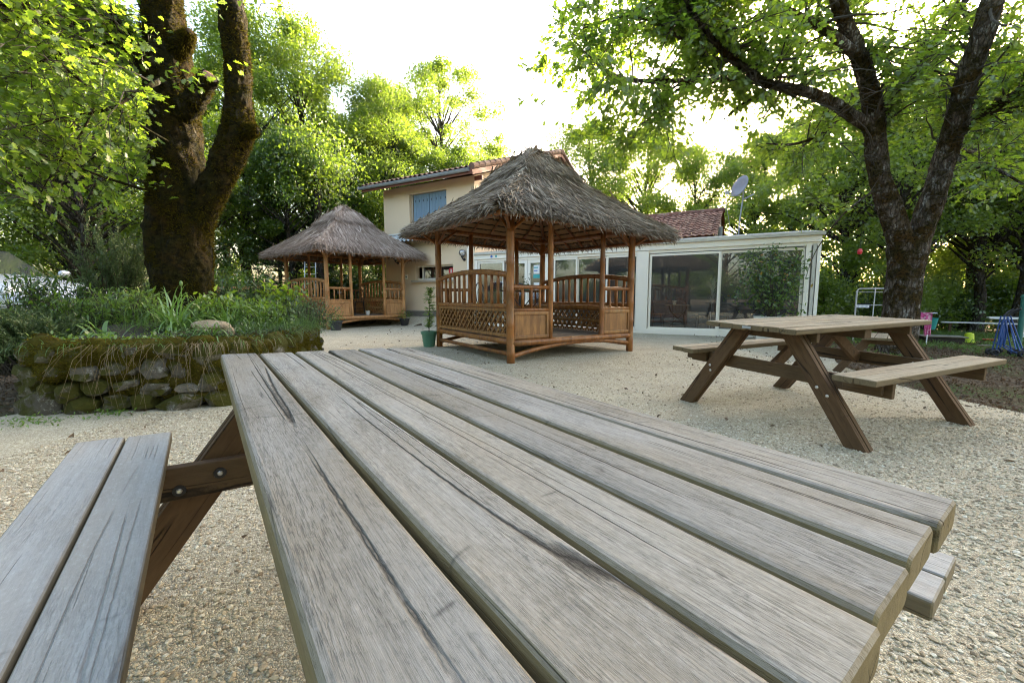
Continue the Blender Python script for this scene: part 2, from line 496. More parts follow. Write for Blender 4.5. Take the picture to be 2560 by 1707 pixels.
def glassmat(name, tint=(0.75, 0.8, 0.8), refl=0.10, dirt=0.02):
    t = NT(name)
    fr = t.n('Fresnel', {'IOR': 1.5})
    f = t.math('ADD', t.math('MULTIPLY', fr, 1.7), refl, clamp=True)
    a = t.n('BsdfTransparent', {'Color': (*tint, 1)})
    wob = t.bump(t.noise(t.obj(), 1.3, 1), 0.02, 0.02)
    b = t.n('BsdfGlossy', {'Color': (0.95, 0.97, 1, 1), 'Roughness': 0.01, 'Normal': wob})
    s = t.n('MixShader', {0: f, 1: a, 2: b})
    d = t.n('BsdfDiffuse', {'Color': (0.45, 0.45, 0.43, 1)})
    s = t.n('MixShader', {0: t.math('MULTIPLY', t.noise(t.obj(), 2.2, 5, .7), dirt * 2), 1: s, 2: d})
    return t.surf(s)

M = {}
M['wood_grey'] = weathered_wood('weathered_wood', (0.240, 0.240, 0.228), (0.158, 0.156, 0.145), (0.205, 0.180, 0.138), (0.175, 0.140, 0.070), 0.7)
M['wood_bench'] = weathered_wood('smooth_weathered_wood', (0.345, 0.345, 0.332), (0.275, 0.272, 0.258), (0.29, 0.262, 0.222), (0.17, 0.14, 0.085), 0.12, 0.5)
M['wood_leg'] = weathered_wood('brown_treated_wood', (0.140, 0.086, 0.047), (0.082, 0.050, 0.028), (0.12, 0.055, 0.03), (0.095, 0.058, 0.031), 0.5, .9, 'leg')
M['wood_beam'] = weathered_wood('brown_treated_beam', (0.140, 0.096, 0.056), (0.086, 0.057, 0.034), (0.115, 0.06, 0.034), (0.09, 0.06, 0.033), 0.5, .9, 'y')
M['wood_tan'] = weathered_wood('tan_wood', (0.32, 0.275, 0.20), (0.22, 0.185, 0.13), (0.26, 0.19, 0.12), (0.125, 0.095, 0.052), 0.35)
M['steel'] = plain('galvanised_steel', (0.62, 0.62, 0.60), 0.35, metal=0.9)
M['rubber'] = plain('black_rubber', (0.012, 0.012, 0.013), 0.55)

def gravelmat():
    t = NT('pale_gravel')
    p = t.pos()
    pw = t.vmath('ADD', p, t.n('VectorMath', {0: t.noise(p, 60, 2, out=1), 1: (0.008, 0.008, 0.008)}, operation='MULTIPLY'))
    v1 = t.n('TexVoronoi', {'Vector': pw, 'Scale': 115.0}, out=None)
    e1 = t.vor(pw, 115, 'DISTANCE_TO_EDGE')
    v2 = t.n('TexVoronoi', {'Vector': pw, 'Scale': 210.0}, out=None)
    col = t.n('SeparateColor', {0: v1.outputs[1]}, out=None)
    c = t.ramp(col.outputs[0], (0.0, (0.27, 0.225, 0.165)), (0.3, (0.49, 0.43, 0.295)), (0.75, (0.62, 0.56, 0.405)), (1.0, (0.77, 0.725, 0.585)))
    fine = t.n('SeparateColor', {0: v2.outputs[1]}, out=None)
    c2 = t.ramp(fine.outputs[0], (0.0, (0.20, 0.165, 0.12)), (0.5, (0.50, 0.435, 0.31)), (1.0, (0.66, 0.60, 0.465)))
    sel = t.ramp(t.noise(p, 2.3, 5, .65), (0.40, 0.0), (0.60, 1.0))
    c = t.mix(t.math('MULTIPLY', sel, 0.8), c, c2)
    c = t.mix(t.ramp(e1, (0.0, 0.7), (0.10, 0.0)), c, (0.17, 0.135, 0.09))
    soil = t.ramp(t.noise(p, 0.9, 6, .7), (0.50, 0.0), (0.72, 1.0))
    c = t.mix(t.math('MULTIPLY', soil, 0.40), c, (0.34, 0.26, 0.165))
    br = t.ramp(t.noise(p, 7, 5, .7), (0.60, 0.0), (0.72, 1.0))
    c = t.mix(t.math('MULTIPLY', br, 0.5), c, (0.15, 0.105, 0.065))
    h = t.math('ADD', t.math('MULTIPLY', t.ramp(e1, (0., 0.), (.35, 1.)), 0.7), t.math('MULTIPLY', v2.outputs[0], -0.6))
    return t.pbr(c, 0.9, t.bump(h, 0.8, 0.006), 0.15)
M['gravel'] = gravelmat()

def pebblemat():
    t = NT('pebble')
    r = t.rnd()
    c = t.ramp(r, (0.0, (0.20, 0.155, 0.105)), (0.25, (0.40, 0.335, 0.225)), (0.7, (0.55, 0.485, 0.35)), (1.0, (0.74, 0.69, 0.56)))
    c = t.mix(t.math('MULTIPLY', t.noise(t.pos(), 120, 3), 0.4), c, (0.30, 0.25, 0.18))
    return t.pbr(c, 0.85, t.bump(t.noise(t.pos(), 200, 2), 0.3, 0.003), 0.2)
M['pebble'] = pebblemat()

def soilmat():
    t = NT('forest_soil')
    p = t.pos()
    v = t.n('TexVoronoi', {'Vector': p, 'Scale': 24.0}, out=None)
    s = t.n('SeparateColor', {0: v.outputs[1]}, out=None)
    c = t.ramp(s.outputs[0], (0.0, (0.05, 0.035, 0.022)), (0.5, (0.12, 0.085, 0.055)), (0.85, (0.17, 0.115, 0.07)), (1.0, (0.30, 0.26, 0.20)))
    c = t.mix(t.noise(p, 40, 4, .7), c, (0.075, 0.055, 0.035))
    g = t.ramp(t.noise(p, 0.55, 6, .7), (0.53, 0.0), (0.66, 1.0))
    gc = t.mix(t.noise(p, 50, 3, .7), (0.03, 0.055, 0.012), (0.09, 0.14, 0.03))
    c = t.mix(t.math('MULTIPLY', g, 0.75), c, gc)
    return t.pbr(c, 0.95, t.bump(t.math('ADD', t.noise(p, 60, 4, .7), v.outputs[0]), 0.8, 0.02), 0.1)
M['soil'] = soilmat()

M['bark_left'] = bark('mossy_oak_bark', (0.085, 0.072, 0.056), (0.030, 0.0275, 0.005), (0.20, 0.20, 0.17), 0.60, 15)
M['bark_right'] = bark('lichen_oak_bark', (0.16, 0.125, 0.095), (0.050, 0.040, 0.010), (0.36, 0.35, 0.31), 0.28, 17)
M['bark_wood'] = bark('forest_bark', (0.085, 0.072, 0.058), (0.05, 0.05, 0.02), (0.17, 0.17, 0.15), 0.1, 12)
M['moss'] = leafmat('moss_tuft', (0.018, 0.019, 0.003), (0.080, 0.064, 0.010), (0.10, 0.085, 0.014), 0.3, 0.0)
M['moss_green'] = leafmat('moss_tuft_green', (0.030, 0.028, 0.004), (0.125, 0.108, 0.014), (0.14, 0.12, 0.02), 0.3, 0.0)

M['leaf_near'] = leafmat('oak_leaf_young', (0.055, 0.110, 0.011), (0.115, 0.18, 0.017), (0.33, 0.49, 0.03), 0.58, 0.05)
M['leaf_right'] = leafmat('oak_leaf', (0.048, 0.098, 0.011), (0.10, 0.165, 0.017), (0.32, 0.48, 0.03), 0.6, 0.06)
M['leaf_lime'] = leafmat('spring_leaf', (0.066, 0.120, 0.014), (0.13, 0.19, 0.020), (0.28, 0.41, 0.03), 0.55, 0.05)
M['leaf_mid'] = leafmat('wood_leaf', (0.050, 0.095, 0.012), (0.105, 0.16, 0.019), (0.28, 0.42, 0.03), 0.55, 0.05)
M['leaf_dark'] = leafmat('dark_leaf', (0.036, 0.074, 0.012), (0.075, 0.125, 0.018), (0.10, 0.21, 0.025), 0.35, 0.06)
M['needle'] = leafmat('conifer_needle', (0.012, 0.030, 0.012), (0.028, 0.052, 0.018), (0.03, 0.06, 0.015), 0.25, 0.04)
M['lavender'] = leafmat('grey_green_needle', (0.060, 0.105, 0.038), (0.12, 0.165, 0.062), (0.09, 0.14, 0.04), 0.3, 0.03)
M['herb'] = leafmat('herb_leaf', (0.060, 0.120, 0.012), (0.125, 0.21, 0.020), (0.24, 0.40, 0.03), 0.4, 0.06)
M['strap'] = leafmat('strap_leaf', (0.085, 0.18, 0.030), (0.17, 0.29, 0.05), (0.2, 0.38, 0.06), 0.35, 0.08)
M['grass'] = leafmat('grass_blade', (0.050, 0.11, 0.018), (0.11, 0.18, 0.034), (0.15, 0.27, 0.04), 0.4, 0.04)
M['dry'] = leafmat('dry_stalk', (0.16, 0.12, 0.065), (0.28, 0.22, 0.13), (0.2, 0.16, 0.08), 0.2, 0.02)
M['twig'] = plain('twig', (0.055, 0.045, 0.034), 0.9, 0.3, 20)
M['litter'] = leafmat('dead_leaf', (0.07, 0.045, 0.026), (0.20, 0.135, 0.08), (0.15, 0.09, 0.05), 0.15, 0.02)
# ================================================================ ground
rng = random.Random(7)
nr = np.random.default_rng(7)

def axis_pts(lim, near, fine, coarse):
    a = [0.0]; x = 0.0
    while x < lim:
        x += fine if x < near else coarse * (1 + (x - near) * 0.05)
        a.append(x)
    return [-v for v in reversed(a[1:])] + a

def make_ground():
    xs = axis_pts(260, 18, 0.4, 2.0); ys = [v + 6 for v in axis_pts(260, 18, 0.4, 2.0)]
    nx, ny = len(xs), len(ys)
    V = [(x, y, gh(x, y) - 0.03 + 0.035 * mnoise.noise(Vector((x * .5, y * .5, 0)))*sst(3, 6, abs(x)) * (1 if abs(x)>5 or y>16 else 0)) for y in ys for x in xs]
    i = np.arange(nx - 1)[None, :] + nx * np.arange(ny - 1)[:, None]
    F = np.stack([i, i + 1, i + nx + 1, i + nx], -1).reshape(-1, 4)
    mb = MB(); mb.add(V, F)
    o = mb.build('ground', M['soil'], smooth=True)
    o['kind'] = 'structure'
make_ground()

GRAVEL = [(-9, 2.9), (-6.2, 2.7), (-4.6, 3.2), (-3.8, 4.2), (-3.2, 6.6), (-4.4, 8.2), (-6.6, 10.5), (-8.3, 12.5), (-8.6, 15.6), (-6.6, 17.6), (-4.9, 16.7),
          (-1.2, 14.75), (7.2, 10.1), (7.0, 9.3), (6.3, 7.8), (5.75, 6.4), (5.55, 5.59), (5.27, 4.91), (5.05, 4.28), (5.3, 3.6), (6.5, 2.2), (9, -1), (9, -6), (-9, -6)]

def gravel_sheet():
    B = []
    for k in range(len(GRAVEL)):
        a = Vector(GRAVEL[k]); b = Vector(GRAVEL[(k + 1) % len(GRAVEL)])
        n = max(2, int((b - a).length / 0.12))
        for i in range(n):
            p = a.lerp(b, i / n)
            q = Vector((p.x, p.y, 0))
            B.append((p.x + 0.16 * mnoise.noise(q * 1.7) + 0.06 * mnoise.noise(q * 7), p.y + 0.16 * mnoise.noise(q * 1.7 + Vector((9, 9, 0))) + 0.06 * mnoise.noise(q * 7 + Vector((5, 5, 5)))))
    nb = len(B)
    pts = [Vector(p) for p in B]
    from mathutils.geometry import intersect_point_tri_2d
    def inside(x, y):
        c = False; j = nb - 1
        for i in range(nb):
            xi, yi = B[i]; xj, yj = B[j]
            if (yi > y) != (yj > y) and x < (xj - xi) * (y - yi) / (yj - yi) + xi: c = not c
            j = i
        return c
    st = 0.3
    y = -6.0
    while y < 18:
        x = -9.0
        while x < 9.2:
            if inside(x, y): pts.append(Vector((x + rng.uniform(-.05, .05), y + rng.uniform(-.05, .05))))
            x += st
        y += st
    v, e, f, *_ = delaunay_2d_cdt(pts, [(i, (i + 1) % nb) for i in range(nb)], [], 1, 1e-4)
    V = [(p.x, p.y, gh(p.x, p.y) + 0.012 * mnoise.noise(Vector((p.x * 1.1, p.y * 1.1, 3))) + 0.004) for p in v]
    mb = MB(); mb.add(V, [tuple(t) for t in f])
    o = mb.build('gravel_yard', M['gravel'], smooth=True)
    o['kind'] = 'structure'
    return inside
in_gravel = gravel_sheet()

def pebbles():
    vs, fs = ico(1)
    mb = MB()
    def scatter(n, xr, yr, s0, s1, cond):
        m = 0
        P = np.empty((n, 3)); S = np.empty(n)
        while m < n:
            x = rng.uniform(*xr); y = rng.uniform(*yr)
            if not cond(x, y): continue
            P[m] = (x, y, gh(x, y) + 0.012 * mnoise.noise(Vector((x * 1.1, y * 1.1, 3))) + 0.006); S[m] = s0 + (s1 - s0) * rng.random() ** 2.6
            m += 1
        V = vs[None] * S[:, None, None] * nr.uniform(0.6, 1.25, (n, 1, 3)) * np.array([1, 1, .62])
        V = V * (1 + nr.normal(size=(n, len(vs), 1)) * 0.16)
        a = nr.uniform(0, 2 * PI, n); ca, sa = np.cos(a), np.sin(a)
        X = V[..., 0] * ca[:, None] - V[..., 1] * sa[:, None]; Y = V[..., 0] * sa[:, None] + V[..., 1] * ca[:, None]
        V = np.stack([X, Y, V[..., 2]], -1) + P[:, None, :]
        F = (np.arange(n)[:, None, None] * len(vs) + fs[None]).reshape(-1, 3)
        mb.add(V.reshape(-1, 3), F, np.repeat(nr.random(n), len(fs)))
    vis = lambda x, y: abs(x) < 1.35 * y + 0.8 and in_gravel(x, y)
    scatter(34000, (-3.2, 0.1), (0.35, 3.6), 0.003, 0.0105, vis)
    scatter(32000, (0.3, 4.2), (0.35, 3.4), 0.003, 0.0115, vis)
    scatter(16000, (-2.6, 6), (2.5, 7.5), 0.005, 0.013, vis)
    o = mb.build('loose_pebbles', M['pebble'])
    o['kind'] = 'stuff'
pebbles()

# ================================================================ house
M['render'] = plain('ochre_render', (0.74, 0.575, 0.40), 0.9, 0.06, 1.5, bump=0.25, bscale=160, spec=0.2)
M['render_grey'] = plain('grey_render', (0.43, 0.37, 0.29), 0.9, 0.15, 1.2, bump=0.25, bscale=160, spec=0.2)
M['white_paint'] = plain('white_frame', (0.85, 0.80, 0.70), 0.4, 0.05, 3)
M['cream_alu'] = plain('cream_gutter', (0.55, 0.53, 0.46), 0.6, 0.25, 9)
M['shutter'] = plain('blue_grey_paint', (0.16, 0.245, 0.33), 0.55, 0.08, 5)
M['iron_dark'] = plain('dark_iron', (0.02, 0.02, 0.022), 0.5)
M['zinc'] = plain('zinc', (0.30, 0.32, 0.33), 0.5, 0.15, 5)
M['redwood'] = plain('red_brown_paint', (0.23, 0.085, 0.055), 0.6, 0.15, 8)
M['glass'] = glassmat('window_glass', (0.80, 0.83, 0.83), 0.0)
M['glass_dark'] = glassmat('dark_window_glass', (0.35, 0.36, 0.36), 0.06)
M['stone_band'] = plain('dark_stone_band', (0.16, 0.14, 0.115), 0.9, 0.35, 14, bump=0.5, bscale=40)
M['terracotta'] = plain('terracotta', (0.33, 0.13, 0.07), 0.8, 0.15, 12)
M['floor_tile'] = plain('pale_floor', (0.20, 0.19, 0.175), 0.45, 0.1, 4)
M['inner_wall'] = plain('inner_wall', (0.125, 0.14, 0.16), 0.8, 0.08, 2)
M['inner_red'] = plain('dark_red_curtain', (0.10, 0.022, 0.025), 0.8, 0.15, 12)
M['fibro'] = plain('corrugated_sheet', (0.50, 0.54, 0.54), 0.8, 0.12, 3)

def tilemat(name, a, b, c_):
    t = NT(name)
    r = t.rnd(); p = t.obj()
    c = t.ramp(t.math('ADD', t.math('MULTIPLY', r, .7), t.math('MULTIPLY', t.noise(p, 3, 4, .6), .4)), (0.2, a), (0.55, b), (0.9, c_))
    lich = t.ramp(t.noise(p, 7, 5, .75), (.56, 0.), (.68, 1.))
    c = t.mix(t.math('MULTIPLY', lich, .7), c, (.22, .21, .16))
    c = t.mix(t.ramp(t.noise(p, 1.7, 4, .6), (.5, 0.), (.7, .6)), c, (.06, .045, .035))
    return t.pbr(c, .85, t.bump(t.noise(p, 50, 3), .4, .006), .2)
M['tile_roman'] = tilemat('canal_tile', (0.14, 0.085, 0.065), (0.215, 0.13, 0.095), (0.27, 0.185, 0.14))
M['tile_red'] = tilemat('red_tile', (0.13, 0.062, 0.048), (0.19, 0.088, 0.064), (0.25, 0.145, 0.11))

def tiled_slope(mb, o, ux, uy, W, L, pitch, course, amp, lift, seed, nseg=6):
    """overlapping courses of wavy tiles; o lower left corner, ux along the eave, uy up the slope"""
    rg = np.random.default_rng(seed)
    o, ux, uy = Vector(o), Vector(ux).normalized(), Vector(uy).normalized()
    nz = ux.cross(uy).normalized()
    nt = int(round(W / pitch)); nc = int(math.ceil(L / course))
    for j in range(nc):
        y0 = j * course; y1 = min(L, y0 + course * 1.12)
        for i in range(nt):
            r = rg.random(); dz = rg.normal() * 0.004; dx = rg.normal() * 0.004; dy = rg.normal() * 0.008
            vs = []
            for (yy, zz) in ((y0 + dy, lift + 0.0), (y0 + dy, lift + 0.018), (y1, 0.018)):
                for k in range(nseg + 1):
                    q = k / nseg
                    w = amp * (math.sin(q * 2 * PI - PI / 2) * .5 + .5)
                    v = o + ux * ((i + q) * pitch + dx) + uy * yy + nz * (w + zz + dz)
                    vs.append(v)
            n = nseg + 1
            fs = [(r_ * n + k, r_ * n + k + 1, (r_ + 1) * n + k + 1, (r_ + 1) * n + k) for r_ in (0, 1) for k in range(nseg)]
            mb.add(vs, fs, r)

HRZ = math.atan2(HU.y, HU.x)
def skin(mb, x0, x1, z0, z1, y, holes, depth=0.2, ax='x'):
    xs = sorted({x0, x1, *[h[0] for h in holes], *[h[1] for h in holes]})
    zs = sorted({z0, z1, *[h[2] for h in holes], *[h[3] for h in holes]})
    P = (lambda a, z, d=0: (a, y + d, z)) if ax == 'x' else (lambda a, z, d=0: (y + d, a, z))
    for i in range(len(xs) - 1):
        for j in range(len(zs) - 1):
            cx, cz = (xs[i] + xs[i + 1]) / 2, (zs[j] + zs[j + 1]) / 2
            if any(h[0] < cx < h[1] and h[2] < cz < h[3] for h in holes): continue
            mb.add([P(xs[i], zs[j]), P(xs[i + 1], zs[j]), P(xs[i + 1], zs[j + 1]), P(xs[i], zs[j + 1])], [(0, 1, 2, 3)])
    for (a, b, c, d) in holes:
        for (p, q) in (((a, c), (b, c)), ((b, c), (b, d)), ((b, d), (a, d)), ((a, d), (a, c))):
            mb.add([P(*p), P(*q), P(*q, depth), P(*p, depth)], [(0, 1, 2, 3)])

def house():
    h = empty('house', CR, HRZ, 'ochre rendered two storey house with canal tile roof and blue shutters', 'house')
    mb = MB()
    up = (-2.97, -1.22, 3.62, 4.87); lo = (-2.75, -0.97, 1.67, 2.22)
    skin(mb, -4.30, -0.01, -0.3, 5.18, 0.0, [up, lo], 0.24)
    skin(mb, 0.0, 13.6, -0.3, 5.18, -0.01, [], ax='y')
    mb.add([(-0.01, 0, 5.18), (-0.01, 13.6, 5.18), (-0.01, 7.0, 7.70)], [(0, 1, 2)])
    mb.add([(-4.3, 0, -.3), (-4.3, 13.6, -.3), (-4.3, 13.6, 5.18), (-4.3, 7.0, 7.70), (-4.3, 0, 5.18)], [(4, 3, 2, 1, 0)])
    mb.add([(-4.3, 13.6, -.3), (-.01, 13.6, -.3), (-.01, 13.6, 5.3), (-4.3, 13.6, 5.3)], [(0, 1, 2, 3)])
    mb.build('wall', M['render'], h)
    # roof: two tiled slopes
    slope = Vector((0, 7.6, 2.70)); L = slope.length
    r = MB()
    tiled_slope(r, (-4.86, -0.6, 5.22), (1, 0, 0), slope, 5.14, L, 0.22, 0.36, 0.062, 0.035, 3)
    slope2 = Vector((0, -7.6, 2.70))
    r.add([(-4.86, 14.6, 5.20), (0.28, 14.6, 5.20), (0.28, 7.0, 7.90), (-4.86, 7.0, 7.90)], [(0, 1, 2, 3)], .5)
    tiled_slope(r, (0.28, 14.6, 5.22), (-1, 0, 0), slope2, 5.14, L, 0.22, 0.72, 0.062, 0.035, 4)
    ro = r.build('roof', M['tile_roman'], h)
    u = MB()
    u.add([(-4.84, -0.58, 5.17), (0.27, -0.58, 5.17), (0.27, 7.0, 7.85), (-4.84, 7.0, 7.85)], [(3, 2, 1, 0)])
    u.build('soffit', M['redwood'], ro)
    rd = MB()
    for i in range(13): rd.tube([(-4.86 + i * .4, 7.0, 7.92 + .01 * (i % 2)), (-4.86 + i * .4 + .43, 7.0, 7.93)], [.12, .105], 8, rng.random())
    rd.build('ridge_tile', M['tile_roman'], ro)
    # verge tiles and bargeboard on the right-hand gable
    v = MB(); dn = slope.normalized()
    for k in range(22):
        p = Vector((0.30, -0.62, 5.28)) + dn * (k * 0.372)
        v.tube([p, p + dn * 0.40 + Vector((0, 0, -.022))], [0.108, 0.094], 10, rng.random())
    dn2 = Vector((0, 7.6, -2.70)).normalized()
    for k in range(20):
        p = Vector((0.30, 7.05, 7.97)) + dn2 * (k * 0.372)
        v.tube([p, p + dn2 * 0.40], [0.094, 0.108], 10, rng.random())
    v.build('verge_tile', M['tile_roman'], ro)
    b = MB()
    b.plank((0.30, -0.6, 5.11), (0.30, 7.0, 7.81), 0.03, 0.19, (0, -.34, 1), .004)
    b.plank((0.30, 7.0, 7.81), (0.30, 14.6, 5.11), 0.03, 0.19, (0, .34, 1), .004)
    b.build('bargeboard', M['redwood'], ro)
    for yy in (0.0, 2.3, 4.6, 6.9):
        q = MB(); z = 5.10 + yy * .3553 - .02
        q.plank((-.25, yy + .05, z), (0.29, yy + .05, z), .09, .14, (0, 0, 1), .004)
        q.build('purlin', M['redwood'], ro)
    f = MB(); f.plank((-4.84, -0.585, 5.13), (0.28, -0.585, 5.13), .025, .17, (0, 0, 1), .004)
    f.build('fascia', M['redwood'], ro)
    g = MB()
    for i in range(9):
        a0, a1 = PI + PI * i / 9, PI + PI * (i + 1) / 9
        def q(a, x): return (x, -0.67 + .075 * math.cos(a), 5.185 + .075 * math.sin(a))
        g.add([q(a0, -4.9), q(a0, .22), q(a1, .22), q(a1, -4.9)], [(0, 1, 2, 3)])
    g.tube([(-4.9, -.745, 5.186), (.22, -.745, 5.186)], .012, 6)
    for x in (-4.9, .22): g.lathe([(0, 0), (.075, 0)], 14, (x, -.67, 5.185), M=Matrix.Rotation(PI / 2, 3, 'Y'))
    g.build('gutter', M['zinc'], h)
    d = MB(); d.tube([(-.27, -.055, 3.02), (-.27, -.055, 0.2)], .045, 10)
    for z in (.9, 2.0, 2.9): d.tube([(-.27, -.055, z), (-.27, -.055, z + .03)], .053, 10)
    d.build('downpipe', M['white_paint'], h)
    p = MB(); p.box((-2.2, -.05, .37), (4.25, .1, .28)); p.build('plinth', M['stone_band'], h)
    p = MB(); p.box((-2.2, -.035, .525), (4.25, .07, .03)); p.build('plinth_cap', M['render_grey'], h)
    # upper shutters
    for (x0, x1) in ((-2.85, -2.10), (-2.085, -1.24)):
        s = MB(); n = 6; w = (x1 - x0) / n
        for k in range(n): s.box((x0 + (k + .5) * w, .13, 4.25), (w - .006, .035, 1.2), rnd=rng.random())
        so = s.build('shutter', M['shutter'], h)
        i = MB()
        for z in (3.85, 4.62):
            for k in range(4):
                i.box((x0 + (k + .5) * w * 1.5, .1095, z), (.022, .006, .085))
        i.build('hinge_bolt', M['iron_dark'], so)
    wf = MB(); wf.box((-2.93, .16, 4.25), (.08, .1, 1.24)); wf.build('window_frame', M['render_grey'], h)
    # lower window
    w = MB()
    for c, s_ in (((-1.86, .17, 1.71), (1.78, .06, .08)), ((-1.86, .17, 2.19), (1.78, .06, .06)), ((-2.50, .17, 1.95), (.07, .06, .40)), ((-1.0, .17, 1.95), (.06, .06, .40))): w.box(c, s_)
    wo = w.build('window_frame', M['white_paint'], h)
    w = MB(); w.box((-1.75, .18, 1.95), (1.43, .008, .40)); w.build('pane', M['glass_dark'], wo)
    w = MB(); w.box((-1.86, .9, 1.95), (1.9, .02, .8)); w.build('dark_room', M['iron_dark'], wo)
    s = MB(); s.box((-1.86, -.02, 1.635), (2.0, .24, .07)); s.build('window_sill', M['render_grey'], h)
    # corrugated canopy above the ground floor
    a = MB(); n = 140; vs = []
    for i in range(n + 1):
        x = -4.0 + 3.35 * i / n; w_ = .035 * math.cos(2 * PI * (x) / .19)
        vs += [(x, -.02, 3.40 + w_), (x, -.55, 3.10 + w_)]
    a.add(vs, [(2 * i, 2 * i + 2, 2 * i + 3, 2 * i + 1) for i in range(n)])
    a.build('canopy', M['fibro'], h)
    a = MB(); a.box((-2.32, -.03, 3.45), (3.4, .06, .05)); a.build('canopy_flashing', M['white_paint'], h)
    # wall switch plate
    s = MB(); s.box((-3.2, -.012, 1.81), (.11, .02, .17)); so = s.build('switch_plate', M['white_paint'], h)
    s = MB(); s.lathe([(0, .012), (.028, .01), (.03, 0)], 14, (-3.2, -.022, 1.81), M=Matrix.Rotation(PI / 2, 3, 'X')); s.build('button', M['iron_dark'], so)
    return h
HOUSE = house()

def hw(x, y, z):
    return Matrix.Translation(CR) @ Matrix.Rotation(HRZ, 4, 'Z') @ Vector((x, y, z))

M['globe'] = glassmat('clear_globe', (0.85, 0.85, 0.85), 0.16, 0.15)
def wall_lamp(x, z, label):
    l = empty('wall_lamp', hw(x, 0, z), HRZ, label, 'lamp', 'globe lamps on the ochre wall')
    b = MB()
    b.lathe([(0, 0), (.05, 0), (.055, .02), (.03, .05)], 14, (0, 0, 0), M=Matrix.Rotation(PI / 2, 3, 'X'))
    b.tube([(0, -.03, 0), (0, -.09, .0), (0, -.13, .03), (0, -.13, .07)], .018, 8)
    b.lathe([(0, .05), (.045, .05), (.05, .09), (.04, .1)], 14, (0, -.13, 0))
    b.build('bracket', M['iron_dark'], l)
    g = MB()
    g.lathe([(.035, -.12)] + [(.125 * math.cos(a), .125 * math.sin(a)) for a in [R(d) for d in range(-65, 90, 15)]] + [(0.0005, .125)], 20, (0, -.13, .22))
    g.build('globe', M['globe'], l, smooth=True)
    k = MB(); k.lathe([(0, -.06), (.02, -.05), (.028, 0), (.02, .03), (0, .04)], 10, (0, -.13, .2)); k.build('bulb', M['white_paint'], l)
wall_lamp(-0.46, 2.36, 'globe wall lamp on the ochre wall near the white glass room')
wall_lamp(-3.62, 2.36, 'globe wall lamp half hidden by the far gazebo post')

# round red sign with a white bar, in the low window
M['sign_red'] = plain('sign_red', (0.55, 0.02, 0.03), 0.4)
s = MB(); s.lathe([(0, -.012), (.115, -.012), (.115, 0), (0, 0)], 28, (0, 0, 0), M=Matrix.Rotation(PI / 2, 3, 'X'))
so = s.build('round_sign', M['sign_red'], loc=hw(-1.16, .14, 1.99)); so.rotation_euler = (0, 0, HRZ)
tag(so, 'round red sign with a white upright bar, in the low house window', 'sign')
s = MB(); s.box((0, -.003, 0), (.034, .006, .14)); s.box((-.03, -.002, 0), (.008, .004, .12)); s.box((.03, -.002, 0), (.008, .004, .12)); s.build('bar', M['white_paint'], so)
